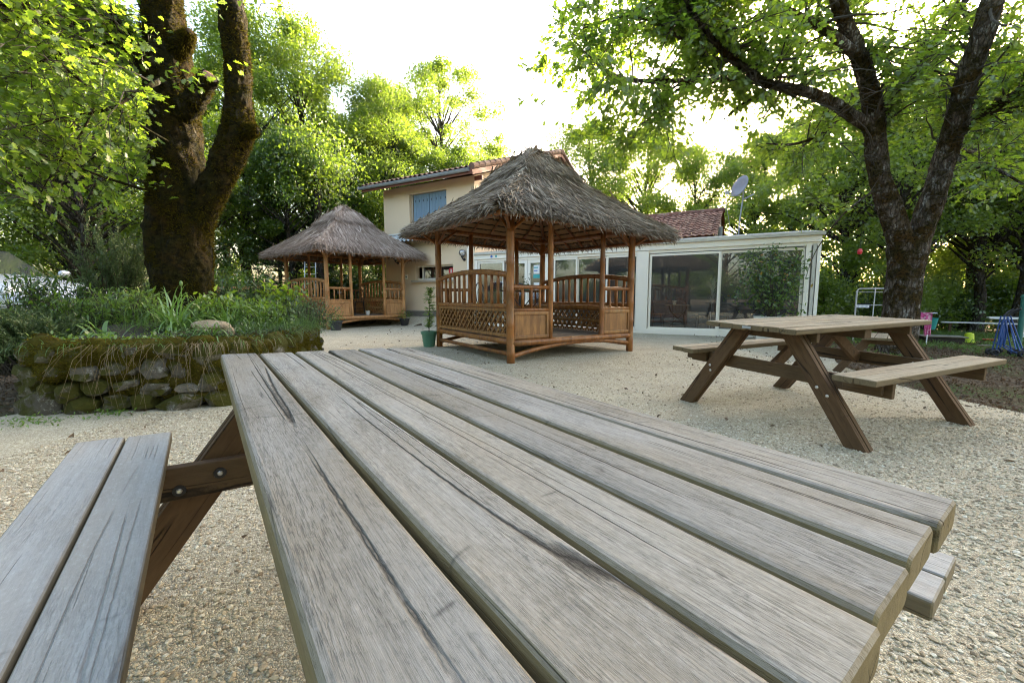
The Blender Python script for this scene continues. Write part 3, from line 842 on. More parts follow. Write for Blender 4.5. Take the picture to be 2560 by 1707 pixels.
# ================================================================ glass veranda
M['blue_ink'] = plain('blue_ink', (0.03, 0.12, 0.45), 0.4)
M['teal_ink'] = plain('teal_ink', (0.03, 0.34, 0.36), 0.4)
M['paper'] = plain('paper', (0.75, 0.76, 0.76), 0.6, 0.04)
t_ = NT('polycarbonate_roof')
M['poly'] = t_.surf(t_.n('MixShader', {0: .6, 1: t_.n('BsdfDiffuse', {'Color': (.7, .7, .66, 1)}), 2: t_.n('BsdfTranslucent', {'Color': (.75, .76, .74, 1)})}))
def veranda():
    v = empty('glass_veranda', CR, HRZ, 'long white framed glass veranda with sliding panes, joined to the house', 'veranda')
    def bx(name, c, s, mat='white_paint', par=None, bev=False):
        m = MB(); m.box(c, s); return m.build(name, M[mat], par or v)
    X1 = 9.80
    bx('fascia', (X1 / 2, -.02, 2.40), (X1, .14, .15))
    bx('gutter', (X1 / 2 + .03, -.04, 2.512), (X1 + .06, .22, .07), 'cream_alu')
    bx('header', (X1 / 2, .0, 2.283), (X1 - .01, .09, .08))
    bx('sill', (X1 / 2, .0, -.16), (X1, .16, .5))
    bx('sill_rail', (X1 / 2 + 2.8, -.015, .115), (X1 - 5.7, .11, .05))
    r = MB(); r.add([(0, -.1, 2.56), (X1 + .03, -.1, 2.56), (X1 + .03, 2.55, 2.94), (0, 2.55, 2.94)], [(0, 1, 2, 3)])
    r.add([(0, -.1, 2.52), (X1 + .03, -.1, 2.52), (X1 + .03, 2.55, 2.90), (0, 2.55, 2.90)], [(3, 2, 1, 0)])
    r.build('roof', M['poly'], v)
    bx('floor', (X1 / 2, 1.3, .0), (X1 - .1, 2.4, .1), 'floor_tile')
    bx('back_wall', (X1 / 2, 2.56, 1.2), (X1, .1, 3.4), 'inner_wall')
    # posts
    bx('post', (.06, 0, 1.2), (.12, .12, 2.24))
    bx('post', (2.79, 0, 1.2), (.34, .12, 2.24))
    bx('post', (5.73, -.01, 1.18), (.30, .15, 2.26))
    bx('post', (9.56, 0, 1.1), (.10, .12, 2.36))
    bx('post', (9.68, .01, 1.1), (.07, .14, 2.36), 'cream_alu')
    bx('post', (9.765, .0, 1.1), (.07, .16, 2.36))
    # side wall, glazed
    bx('side_beam', (9.76, 1.3, 2.36), (.10, 2.4, .24))
    bx('side_sill', (9.76, 1.3, .0), (.10, 2.4, .8))
    for y in (.6, 1.25, 1.9): bx('side_mullion', (9.76, y, 1.3), (.08, .07, 1.9))
    m = MB(); m.box((9.76, 1.3, 1.3), (.008, 2.3, 1.8)); m.build('side_pane', M['glass'], v)
    def window(x0, x1, z0, z1, y=0.0, fr=.05, name='window', top=.06, bot=.07, pane='glass'):
        m = MB()
        m.box((x0 + fr / 2, y, (z0 + z1) / 2), (fr, .06, z1 - z0)); m.box((x1 - fr / 2, y, (z0 + z1) / 2), (fr, .06, z1 - z0))
        m.box(((x0 + x1) / 2, y, z1 - top / 2), (x1 - x0 - 2 * fr, .055, top)); m.box(((x0 + x1) / 2, y, z0 + bot / 2), (x1 - x0 - 2 * fr, .055, bot))
        o = m.build(name, M['white_paint'], v)
        g = MB(); g.box(((x0 + x1) / 2, y + .005, (z0 + z1) / 2), (x1 - x0 - 2 * fr + .01, .006, z1 - z0 - .06)); g.build('pane', M[pane], o)
        return o
    window(.13, 1.17, .10, 2.24, .01, .06)
    for (a, b, hx) in ((1.24, 2.05, 1.97), (2.06, 2.61, 2.13)):
        d = window(a, b, .09, 2.24, .0, .10, 'door', .11, .25)
        h = MB(); h.tube([(hx, -.05, .95), (hx, -.07, .98), (hx, -.07, 1.18), (hx, -.05, 1.21)], .012, 8); h.build('handle', M['steel'], d)
        if b > 2.5:
            for (cx, cz, sx, sz, mt) in ((2.37, 1.92, .21, .28, 'paper'), (2.37, 1.70, .23, .12, 'teal_ink'), (2.37, 1.35, .2, .3, 'paper'), (2.35, 1.98, .15, .035, 'teal_ink'), (2.34, 1.88, .13, .03, 'blue_ink')):
                p = MB(); p.box((cx, -.004 - (.003 if mt != 'paper' else 0), cz), (sx, .004, sz)); p.build('poster', M[mt], d)
        else:
            p = MB(); p.box((1.45, -.004, 1.62), (.14, .004, .20)); p.build('poster', M['paper'], d)
    window(2.98, 3.76, .10, 2.24)
    window(3.74, 4.69, .10, 2.24, .05)
    window(4.67, 5.58, .10, 2.24)
    window(5.90, 7.70, .12, 2.22, .0, .06, 'sliding_window')
    window(7.66, 9.50, .12, 2.22, .06, .06, 'sliding_window')
    # the two small painted marks on the fascia
    for (x, mt, w) in ((.72, 'blue_ink', .10), (.80, 'paper', .05), (.90, 'teal_ink', .085)):
        m = MB(); m.lathe([(0, -.004), (w * .5, -.004), (w * .5, 0)], 6, (x, -.0925, 2.40), M=Matrix.Rotation(PI / 2, 3, 'X')); m.build('painted_mark', M[mt], v)
    # dark red blind behind the left window
    m = MB(); m.box((.68, .16, 1.72), (1.0, .02, .95)); m.build('blind', M['inner_red'], v)
    m = MB(); m.box((1.6, .22, 1.95), (.6, .02, .5)); m.build('blind', M['inner_red'], v)
    return v
VER = veranda()

def low_house():
    h = empty('low_house', hw(0, 2.62, 0), HRZ, 'low house with red tile roof rising behind the glass veranda', 'house')
    m = MB(); skin(m, 0.05, 7.35, -.3, 2.95, 0.0, [])
    m.add([(7.35, 0, -.3), (7.35, 6.0, -.3), (7.35, 6.0, 2.95), (7.35, 3.0, 4.16), (7.35, 0, 2.95)], [(0, 1, 2, 3, 4)])
    m.build('wall', M['render_grey'], h)
    r = MB(); sl = Vector((0, 3.15, 1.32))
    tiled_slope(r, (0.05, -.15, 2.93), (1, 0, 0), sl, 7.4, sl.length, 0.205, 0.29, 0.04, 0.03, 5)
    sl2 = Vector((0, -3.15, 1.32))
    tiled_slope(r, (7.45, 6.15, 2.93), (-1, 0, 0), sl2, 7.4, sl2.length, 0.205, 0.6, 0.04, 0.03, 6)
    ro = r.build('roof', M['tile_red'], h)
    k = MB()
    for i in range(19): k.tube([(.05 + i * .39, 3.0, 4.27), (.05 + i * .39 + .42, 3.0, 4.28)], [.11, .098], 8, rng.random())
    k.build('ridge_tile', M['tile_red'], ro)
    p = MB(); p.tube([(7.44, 1.5, 2.4), (7.44, 1.5, 3.45)], .07, 10); p.build('flue', M['zinc'], h)
    # satellite dish on its mast
    d = empty('satellite_dish', hw(7.98, 4.6, 2.4), 0, 'grey satellite dish on a thin mast above the red tile roof', 'satellite dish')
    q = MB(); q.tube([(0, 0, 0), (.02, 0, 1.2), (.10, 0, 2.1), (.12, 0, 2.75)], .025, 8); q.tube([(-.25, 0, .6), (.02, 0, .6)], .02, 6); q.build('mast', M['zinc'], d)
    q = MB(); Mx = Vector((-.93, -.22, .30)).to_track_quat('Z', 'Y').to_matrix()
    q.lathe([(0.001, 0.0), (.12, .01), (.24, .035), (.36, .075), (.365, .065), (.24, .022), (.12, -.004), (.001, -.012)], 26, (-.02, -.06, 2.42), M=Mx)
    q.build('dish', M['dish'], d, smooth=True)
    q = MB(); q.tube([(.05, -.03, 2.12), (-.35, -.12, 2.10), (-.55, -.18, 2.16)], .014, 6); q.box((-.56, -.18, 2.19), (.09, .07, .11)); q.box((-.49, -.15, 2.22), (.06, .05, .05)); q.build('arm', M['zinc'], d)
    q = MB(); q.tube([(.1, 0, 2.0), (.45, -.05, 2.18)], .03, 6); q.tube([(-.57, -.18, 2.12), (-.5, -.1, 1.7), (-.35, -.05, 1.2), (-.3, 0, .9)], .008, 5); q.build('bracket', M['zinc'], d)
M['dish'] = plain('dish_grey', (0.22, 0.215, 0.24), 0.6)
low_house()

# ================================================================ bistro furniture
M['metal_brown'] = plain('dark_brown_metal', (0.035, 0.022, 0.018), 0.45)
M['metal_black'] = plain('dark_metal', (0.022, 0.020, 0.020), 0.4)
M['table_top'] = plain('mosaic_top', (0.30, 0.27, 0.20), 0.4, 0.2, 60)
def bistro_table(loc, rz, label, metal='metal_black', h=0.74, r=0.36, square=True):
    t = empty('bistro_table', loc, rz, label, 'table')
    m = MB()
    if square: m.plank((-r, 0, h), (r, 0, h), 2 * r, .025, (0, 0, 1), .008)
    else: m.lathe([(0, h - .012), (r, h - .012), (r, h + .012), (0, h + .012)], 28)
    m.build('tabletop', M['table_top'] if metal == 'metal_black' else M['wood_leg'], t)
    for sx in (-1, 1):
        m = MB()
        for sy in (-1, 1):
            pts = []
            for i in range(9):
                q = i / 8
                pts.append((sx * r * .7 * math.cos(q * PI * .95) , sy * r * .55, h - .02 - q * (h - .03)))
            m.tube(pts, .011, 7)
        m.tube([(sx * -r * .66, -r * .55, .05), (sx * -r * .66, r * .55, .05)], .009, 6)
        m.build('leg', M[metal], t)
    return t
def bistro_chair(loc, rz, label, metal='metal_black', group=None):
    c = empty('bistro_chair', loc, rz, label, 'chair', group)
    m = MB(); m.lathe([(0, .44), (.19, .44), (.2, .45), (.19, .46), (0, .462)], 22); m.build('seat', M['metal_brown'] if metal == 'metal_black' else M[metal], c)
    for (sx, sy) in ((-1, -1), (1, -1)):
        m = MB(); m.tube([(sx * .14, sy * .13, .44), (sx * .17, sy * .17, 0)], .010, 6); m.build('leg', M[metal], c)
    for sx in (-1, 1):
        m = MB(); m.tube([(sx * .15, .14, .44), (sx * .18, .2, 0)], .010, 6); m.build('leg', M[metal], c)
    m = MB()
    m.tube([(-.16, .15, .44), (-.2, .19, .62)] + [(.2 * math.cos(PI - a), .2 + .03 * math.sin(a), .74 + .19 * math.sin(a)) for a in [PI * i / 10 for i in range(11)]] + [(.2, .19, .62), (.16, .15, .44)], .011, 7)
    m.tube([(-.08, .16, .45), (-.10, .2, .62)] + [(.10 * math.cos(PI - a), .2 + .02 * math.sin(a), .70 + .12 * math.sin(a)) for a in [PI * i / 8 for i in range(9)]] + [(.10, .2, .62), (.08, .16, .45)], .008, 6)
    m.tube([(0, .17, .46), (0, .21, .7), (0, .22, .9)], .007, 5)
    m.build('backrest', M[metal], c)
    m = MB(); m.tube([(.155 * math.cos(a), .16 * math.sin(a), .22) for a in [2 * PI * i / 16 for i in range(17)]], .007, 5); m.build('stretcher', M[metal], c)
    return c
def hz(x, y, z, rz): return hw(x, y, z), HRZ + rz
p, a = hz(6.55, 1.1, .05, 0.1); bistro_table(p, a, 'bistro table with a small white pot behind the left sliding pane')
p, a = hz(8.35, 1.2, .05, -0.1); bistro_table(p, a, 'bistro table behind the right sliding pane, by the potted bush')
for (x, y, rz, lb) in ((5.95, 1.2, 1.5, 'dark metal chair left of the table with the white pot, inside the glass room'), (7.25, 1.0, -1.3, 'dark metal chair right of the table with the white pot, inside the glass room'),
                       (7.75, 1.35, 1.4, 'dark metal chair left of the rightmost indoor table'), (6.5, 1.75, .1, 'dark metal chair behind the table with the white pot')):
    p, a = hz(x, y, .05, rz); bistro_chair(p, a, lb, group='chairs inside the glass room')
def small_pot(loc, r, h, mat, label, plant=True, name='flower_pot', leaf='herb', n=60, ph=.16, cat='pot'):
    o = empty(name, loc, 0, label, cat)
    m = MB(); m.lathe([(0, 0), (r * .72, 0), (r * .95, h * .82), (r * 1.04, h * .82), (r * 1.06, h), (r * .95, h), (r * .92, h * .88), (0, h * .88)], 20)
    m.build('pot', M[mat], o)
    if plant:
        g = np.random.default_rng(int(abs(loc[0] * 977 + loc[1] * 131)))
        C = g.normal(size=(n, 3)) * np.array([r * .8, r * .8, ph * .42]) + np.array([0, 0, h + ph * .45])
        m = MB(); leaves(m, C, g.uniform(.03, .06, n), g, OVAL); m.build('plant', M[leaf], o)
    return o
small_pot(hw(6.45, 1.05, .80), .055, .13, 'white_paint', 'small white pot with a sprig on the left indoor table', n=14, ph=.2)
# tall white feather plume standing behind the glass
pl = empty('feather_plume', hw(7.47, .35, .05), HRZ, 'tall white feathery plume behind the seam of the sliding panes', 'decoration')
m = MB(); m.tube([(0, 0, 0), (.02, 0, .5), (.05, 0, .95)], .008, 5); m.build('stem', M['paper'], pl)
m = MB()
for i in range(150):
    q = rng.random(); b = Vector((.03 + .03 * q, 0, .75 + .6 * q))
    blade(m, b, (rng.uniform(-.5, .5), rng.uniform(-.4, .4), 1), rng.uniform(.12, .3), .012, rng, .5, 4)
m.build('plume', M['paper'], pl)
# ================================================================ thatched bamboo gazebos
def bamboomat(name, a, b, dark):
    t = NT(name)
    r = t.rnd(); p = t.obj()
    c = t.mix(r, a, b)
    n = t.noise(t.scale(p, 1, 1, .25), 14, 4, .65)
    c = t.mix(t.ramp(n, (.35, .65), (.62, 0.)), c, dark)
    st = t.noise(t.scale(p, 60, 60, 3), 1, 3, .6)
    c = t.mix(t.math('MULTIPLY', t.ramp(st, (.5, 0.), (.75, 1.)), .5), c, tuple(k * .5 for k in dark))
    c = t.mix(t.ramp(t.noise(p, 3.1, 4, .7), (.55, 0.), (.75, .45)), c, (.20, .17, .10))
    return t.pbr(c, .42, t.bump(st, .25, .003), .45)
def thatchmat(name, stops):
    t = NT(name)
    r = t.rnd()
    c = t.ramp(r, *stops)
    c = t.mix(t.math('MULTIPLY', t.noise(t.obj(), 2.2, 4, .6), .5), c, stops[1][1])
    return t.pbr(c, .85, None, .15)
def undermat(name, a, b):
    t = NT(name)
    s = t.n('SeparateXYZ', {0: t.n('VectorMath', {0: t.obj()}, operation='ABSOLUTE')}, out=None)
    m = t.math('MAXIMUM', s.outputs[0], s.outputs[1])
    nz = t.noise(t.obj(), 9, 3, .6)
    ph = t.math('FRACT', t.math('MULTIPLY', t.math('ADD', m, t.math('MULTIPLY', nz, .05)), 7.5))
    c = t.mix(t.noise(t.obj(), 30, 4, .7), a, b)
    c = t.mix(t.ramp(ph, (0., .98), (.10, .95), (.30, 0.), (.90, 0.), (1., .7)), c, (.014, .010, .007))
    return t.pbr(c, .85, t.bump(ph, .6, .03), .15)
M['bam1'] = bamboomat('bamboo_brown', (.23, .080, .017), (.35, .142, .032), (.085, .028, .008))
M['bam2'] = bamboomat('bamboo_orange', (.42, .19, .062), (.56, .285, .105), (.21, .085, .03))
M['slat1'] = bamboomat('split_bamboo_brown', (.23, .10, .028), (.36, .175, .052), (.10, .04, .013))
M['slat2'] = bamboomat('split_bamboo_orange', (.44, .21, .075), (.58, .31, .125), (.26, .11, .04))
M['thatch1'] = thatchmat('thatch_grey', ((0., (.050, .036, .026)), (.3, (.20, .155, .112)), (.7, (.37, .305, .23)), (1., (.58, .51, .41))))
M['thatch2'] = thatchmat('thatch_tan', ((0., (.12, .08, .058)), (.3, (.32, .235, .18)), (.7, (.50, .395, .32)), (1., (.66, .56, .47))))
M['under1'] = undermat('thatch_underside', (.40, .24, .12), (.24, .14, .07))
M['gfloor'] = weathered_wood('gazebo_floor', (.24, .205, .17), (.15, .12, .095), (.19, .13, .08), (.14, .09, .05), .3)

def gazebo(loc, rz, seed, bam, slat, th, label, spiky=1.0, tilt=0.0):
    rg = random.Random(seed); ng = np.random.default_rng(seed)
    g = empty('thatched_gazebo', loc, rz, label, 'gazebo', 'bamboo gazebos in the gravel yard')
    h = 1.345; B_ = M[bam]; SL = M[slat]
    def bam_(name, p0, p1, r, par=None, **k):
        m = MB(); m.bamboo(p0, p1, r, rg, **k); return m.build(name, B_, par or g, smooth=True)
    # posts
    for sx in (-1, 1):
        for sy in (-1, 1):
            bam_('post', (sx * h, sy * h, -.06), (sx * h, sy * h, 2.38), .062, n=14, step=.42)
    for sx in (-1, 1):
        for sy in (-1, 1):
            bam_('post', (sx * (h - .76), sy * h, .30), (sx * (h - .76), sy * h, 2.34), .045, n=12, step=.4)
    # floor and its beams
    f = MB()
    for i in range(15):
        y = -h + .09 + i * (2 * h - .18) / 14
        f.plank((-h + .05, y, .345), (h - .05, y, .345), .175, .03, (0, 0, 1), .004, rnd=rg.random())
    f.build('floor', M['gfloor'], g)
    for s in (-1, 1):
        bam_('floor_beam', (-h, s * (h + .01), .31), (h, s * (h + .01), .31), .052, n=12, seg=4)
        bam_('floor_beam', (s * (h + .01), -h, .33), (s * (h + .01), h, .33), .045, n=12, seg=4)
        bam_('brace', (-h, s * h, .10), (h, s * h, .16), .036, arch=.13, seg=12)
        bam_('brace', (s * h, -h, .14), (s * h, h, .15), .033, seg=4)
    # half panels with a short railing either side of both entrances
    for sy in (-1, 1):
        for sx in (-1, 1):
            xa, xb = sx * (h - .05), sx * (h - .72); y = sy * h
            x0, x1 = min(xa, xb), max(xa, xb)
            m = MB(); n = 9
            for k in range(n):
                x = x0 + .04 + (k + .5) * (x1 - x0 - .08) / n
                m.plank((x, y, .42), (x, y, .76), (x1 - x0) / n * .96, .02, (0, sy, 0), .006, rnd=rg.random())
            p = m.build('slat_panel', SL, g)
            m = MB()
            for z in (.395, .765): m.plank((x0, y + sy * .012, z), (x1, y + sy * .012, z), .055, .04, (0, sy, 0), .01, rnd=rg.random())
            for x in (x0 + .025, x1 - .025): m.plank((x, y + sy * .014, .42), (x, y + sy * .014, .74), .045, .036, (0, sy, 0), .01, rnd=rg.random())
            m.build('panel_frame', SL, p)
            bam_('rail', (x0 - .03, y, .815), (x1 + .03, y, .815), .03)
            bam_('rail', (x0 - .05, y, 1.17), (x1 + .05, y, 1.17), .034)
            for k in range(3):
                x = x0 + (k + 1) * (x1 - x0) / 4
                bam_('spindle', (x, y, .83), (x, y, 1.15), .021, n=8, step=.25)
    # full railings with lattice below, on the two closed sides
    for sx in (-1, 1):
        x = sx * h
        bam_('rail', (x, -h + .03, 1.345), (x, h - .03, 1.365), .044, arch=.10, seg=12, n=12)
        bam_('rail', (x, -h + .04, .875), (x, h - .04, .875), .042, n=12)
        for k in range(13):
            y = -h + .17 + k * (2 * h - .34) / 12
            q = (y + h) / (2 * h)
            bam_('spindle', (x, y, .90), (x, y, 1.32 + .40 * q * (1 - q)), .024 + .006 * rg.random(), n=8, step=.22)
        def lattice(xx, z0, z1, y0, y1, nm):
            m = MB(); sp = .150; H = z1 - z0; W = y1 - y0
            for d in (-1, 1):
                k = -H
                while k < W:
                    # strip y = k + (z-z0)  (or mirrored)
                    a0, a1 = max(0, -k), min(H, W - k)
                    if a1 - a0 > .03:
                        ya, yb = k + a0, k + a1
                        if d < 0: ya, yb = W - ya, W - yb
                        m.plank((xx + d * .008, y0 + ya, z0 + a0), (xx + d * .008, y0 + yb, z0 + a1), .034, .014, (1, 0, 0), .004, rnd=rg.random())
                    k += sp
            return m.build(nm, SL, g)
        lp = lattice(x, .44, .80, -h + .09, h - .09, 'lattice_panel')
        m = MB()
        for z in (.42, .815): m.plank((x, -h + .06, z), (x, h - .06, z), .05, .045, (1, 0, 0), .012, rnd=rg.random(), seg=4)
        for y in (-h + .085, h - .085): m.plank((x, y, .44), (x, y, .80), .045, .045, (1, 0, 0), .012, rnd=rg.random())
        m.build('panel_frame', SL, lp)
        # bench along the inside
        xi = x - sx * .46
        m = MB()
        for k in range(5):
            xx = x - sx * (.08 + k * .088)
            m.plank((xx, -h + .08, .82), (xx, h - .08, .82), .082, .028, (0, 0, 1), .008, rnd=rg.random())
        st = m.build('bench_seat', B_, g)
        bam_('seat_edge', (xi, -h + .06, .815), (xi, h - .06, .815), .05, par=st, n=12)
        lp = lattice(xi, .38, .76, -h + .1, h - .1, 'bench_lattice')
        m = MB(); m.plank((xi - sx * .02, -h + .1, .57), (xi - sx * .02, h - .1, .57), .05, .03, (1, 0, 0), .01); m.build('panel_frame', SL, lp)
    # ------------------------------------------------ roof
    E = 1.83
    prof = [(0.0, 3.60), (.10, 3.53), (.18, 3.41), (.26, 3.28), (.36, 3.09), (.5, 2.88), (.75, 2.55), (1.0, 2.25)]
    def zk(k):
        for (a, za), (b, zb) in zip(prof, prof[1:]):
            if k <= b: return za + (zb - za) * (k - a) / (b - a)
        return prof[-1][1] - (k - 1) * 1.0
    rot = [Matrix.Rotation(i * PI / 2, 3, 'Z') for i in range(4)]
    m = MB()
    for r_ in rot:
        for (a, za), (b, zb) in zip(prof, prof[1:]):
            v = [r_ @ Vector(p) for p in ((-a * E, -a * E, za - .05), (a * E, -a * E, za - .05), (b * E, -b * E, zb - .05), (-b * E, -b * E, zb - .05))]
            m.add(v, [(0, 1, 2, 3)] if a == 0 else [(0, 3, 2, 1)])
    roof = m.build('roof', M['under1'], g)
    if tilt: roof.matrix_local = Matrix.Translation((0, 0, 2.4)) @ Matrix.Rotation(tilt, 4, Vector((1, 1, 0)).normalized()) @ Matrix.Translation((0, 0, -2.4))
    def roof_bam(name, p0, p1, r, **k):
        m = MB(); m.bamboo(p0, p1, r, rg, n=8, **k); m.build(name, B_, roof, smooth=True)
    for r_ in rot:
        for u in (-1.35, -.9, -.45, 0, .45, .9, 1.35):
            k0 = max(.03, abs(u) / E)
            ks = [k0] + [p for p, _ in prof if p > k0 + .02]
            m = MB()
            m.tube([r_ @ Vector((u, -k * E, zk(k) - .085)) for k in ks], .021, 8, rg.random())
            m.build('rafter', B_, roof, smooth=True)
        m = MB(); m.tube([r_ @ Vector((-k * E, -k * E, zk(k) - .11)) for k, _ in prof], .034, 8, rg.random()); m.build('hip_rafter', B_, roof, smooth=True)
        for (k, rr) in ((.99, .030), (.42, .028), (.2, .024)):
            z = zk(k) - .12
            roof_bam('purlin', r_ @ Vector((-k * E, -k * E, z)), r_ @ Vector((k * E, -k * E, z)), rr)
        # the ring beam carried by the posts, knee braces to the rafters
        roof_bam('ring_beam', r_ @ Vector((-h - .12, -h, 2.30)), r_ @ Vector((h + .12, -h, 2.30)), .045)
        for sx in (-1, 1):
            roof_bam('knee_brace', r_ @ Vector((sx * h, -h, 1.98)), r_ @ Vector((sx * (h - .42), -h + .04, 2.33)), .024)
            roof_bam('knee_brace', r_ @ Vector((sx * h, -h, 2.0)), r_ @ Vector((sx * (h + .36), -h - .36, 2.34)), .024)
    roof_bam('king_post', (0, 0, 2.95), (0, 0, 3.5), .04)
    for r_ in rot: roof_bam('tie_beam', r_ @ Vector((0, 0, 2.98)), r_ @ Vector((0, -1.1, 2.62)), .026)
    # thatch: combed fronds lying down the slope, in two tiers, a fringe along the eaves and a ruff on the hips
    P, D, Nn, S, RN = [], [], [], [], []
    WS = []
    def lay(n, k0, k1, lift, L0, L1, ruff=0.0, um=1.0, pw=.5, tone=0.0, ws=1.0):
        k = (k0 ** 2 + (k1 ** 2 - k0 ** 2) * ng.random(n)) ** .5
        u = ng.uniform(-1, 1, n) * um
        if um < 0: u = np.sign(ng.uniform(-1, 1, n)) * (1 - abs(ng.normal(0, .055, n)))
        z = np.array([zk(a) for a in k]); z2 = np.array([zk(a + .02) for a in k])
        d = np.stack([u * .35, -np.ones(n), (z2 - z) / (.02 * E)], 1)
        if um < 0: d[:, 0] = u * .9 + ng.normal(0, .35, n)
        d[:, 0] += ng.normal(0, .16 + ruff, n); d[:, 2] += ng.normal(0, .05 + ruff * .5, n)
        nn = np.stack([ng.normal(0, .35 + ruff, n), (z - z2) / (.02 * E) * -1 * -1, np.ones(n)], 1)
        nn[:, 1] = -(z - z2) / (.02 * E)
        p = np.stack([u * k * E, -k * E, z + lift + ng.uniform(0, .045, n)], 1)
        ri = ng.integers(0, 4, n)
        for q in range(4):
            s = ri == q; A = np.array(rot[q])
            P.append(p[s] @ A.T); D.append(d[s] @ A.T); Nn.append(nn[s] @ A.T)
            WS.append(np.full(s.sum(), ws)); S.append(ng.uniform(L0, L1, s.sum())); RN.append(np.clip(ng.beta(2, 2.2, s.sum()) + tone, 0, 1))
    lay(13000, .26, .97, .0, .32, .52, .03)
    lay(9000, .30, 1.0, .03, .22, .42, .09 * spiky)
    lay(2600, .93, 1.035, -.02, .20, .32, .10, tone=.05)
    lay(2600, .99, 1.045, -.06, .18, .32, .14, tone=-.05)
    lay(4200, .02, .34, .08, .34, .52, .09 * spiky, tone=.06)
    lay(2200, .26, .37, .13, .22, .36, .18 * spiky, tone=.10)
    lay(int(900 * spiky), .02, .36, .10, .40, .62, .20 * spiky, tone=.14, ws=1.5)
    lay(int(260 * spiky), .25, .9, .06, .36, .55, .12 * spiky, tone=.14, ws=1.3)
    lay(3600, .12, 1.02, .05, .20, .34, .26 * spiky, um=-1, tone=.12)
    n = 2600; u = ng.uniform(-1, 1, n); ri = ng.integers(0, 4, n)
    p = np.stack([u * E * 1.0, np.full(n, -E * 1.0) + ng.uniform(-.10, .03, n), np.full(n, zk(1.0) - .05) + ng.uniform(-.06, .03, n)], 1)
    d = np.stack([u * .3 + ng.normal(0, .28, n), -.75 + ng.normal(0, .25, n), -.75 + ng.normal(0, .3, n)], 1)
    nn = np.stack([ng.normal(0, .4, n), -np.ones(n) * .6, np.ones(n)], 1)
    for q in range(4):
        s = ri == q; A = np.array(rot[q])
        P.append(p[s] @ A.T); D.append(d[s] @ A.T); Nn.append(nn[s] @ A.T); WS.append(np.full(s.sum(), 1.5)); S.append(ng.uniform(.17, .34, s.sum())); RN.append(np.clip(ng.beta(2, 2.4, s.sum()), 0, 1))
    P = np.concatenate(P); D = np.concatenate(D); Nn = np.concatenate(Nn); S = np.concatenate(S); RN = np.concatenate(RN)
    D /= np.linalg.norm(D, axis=1, keepdims=True)
    Bn = Nn - D * np.sum(D * Nn, 1, keepdims=True); Bn /= np.linalg.norm(Bn, axis=1, keepdims=True)
    C = np.cross(D, Bn)
    W = ng.uniform(.010, .026, len(S)) * np.concatenate(WS)
    # five-point frond: pinched root, wide middle, pointed tip that lifts a little
    T = [(-.3, -.5, 0), (.3, -.5, 0), (.5, .0, .012), (0, .5, .0), (-.5, .0, .012)]
    tip = .045 * spiky * ng.random(len(S)) ** 2
    V = np.stack([P + C * (W * a)[:, None] + D * (S * b)[:, None] + Bn * (c + (tip if b == .5 else 0 * tip))[:, None] for a, b, c in T], 1)
    F = np.arange(len(S))[:, None] * 5 + np.arange(5)[None]
    m = MB(); m.add(V.reshape(-1, 3), F, RN)
    # knot of straw on the very top
    for i in range(160):
        a = rg.uniform(0, 2 * PI)
        blade(m, (.05 * math.cos(a), .05 * math.sin(a), 3.70 + rg.uniform(-.05, .01)), (math.cos(a), math.sin(a), .12), rg.uniform(.22, .42), .022, rg, 2.2, 4, rnd=rg.random() * .8 + .2)
    m.build('thatch', M[th], roof)
    return g

GZ1 = gazebo((.36, 8.215, 0), R(33.5), 11, 'bam1', 'slat1', 'thatch1', 'large brown bamboo gazebo with shaggy grey thatch, in front of the house', 1.2, .036)
GZ2 = gazebo((-6.05, 15.30, 0), R(50.6), 12, 'bam2', 'slat2', 'thatch2', 'smaller looking orange bamboo gazebo with tan thatch, left of the house', .7)

GZ2.scale = (1.08, 1.08, 1.13)
def gzp(loc, rz, x, y, z):
    return Matrix.Translation(loc) @ Matrix.Rotation(rz, 4, 'Z') @ Vector((x, y, z))
G1 = ((.36, 8.215, 0), R(33.5)); G2 = ((-6.05, 15.30, .04), R(50.6))
M['metal_red'] = plain('dark_red_metal', (.05, .018, .016), .4)
bistro_table(gzp(*G1, -.15, .05, .36), R(20), 'dark bistro table with curved legs inside the near gazebo', 'metal_red', .78, .42, False)
bistro_chair(gzp(*G1, -.72, .35, .36), R(120), 'bistro chair behind the railing of the near gazebo', 'metal_red')
small_pot(gzp(*G1, -.1, .0, 1.155), .06, .11, 'teal_ink', 'small teal pot with a dark sprig on the near gazebo table', leaf='leaf_dark', n=18, ph=.16)
bistro_table(gzp(*G2, -.2, .1, .36), R(10), 'folding bistro table inside the far gazebo', 'metal_red', .74, .36, False)
bistro_chair(gzp(*G2, .42, -.15, .36), R(25), 'dark looped metal chair standing in the far gazebo entrance')
bistro_chair(gzp(*G2, -.75, -.2, .36), R(100), 'dark red metal chair behind the slat panel of the far gazebo', 'metal_red')
small_pot(gzp(*G2, .22, -1.02, .36), .075, .15, 'white_paint', 'small white pot with a grassy plant in the far gazebo doorway', n=40, ph=.3)
small_pot(gzp(*G2, -.2, .1, 1.11), .07, .09, 'zinc', 'pale grey bowl on the far gazebo table', plant=False)
M['pot_grey'] = plain('anthracite_pot', (.035, .036, .042), .5)
M['pot_green'] = plain('green_pot', (.075, .19, .12), .45, .05)
small_pot((-5.50, 12.98, 0), .20, .30, 'pot_grey', 'anthracite grey pot with bright herbs beside the far gazebo front post', n=260, ph=.26)
small_pot((-3.90, 15.12, 0), .17, .26, 'metal_black', 'black pot with a small leafy bush by the far gazebo right post', n=240, ph=.26)

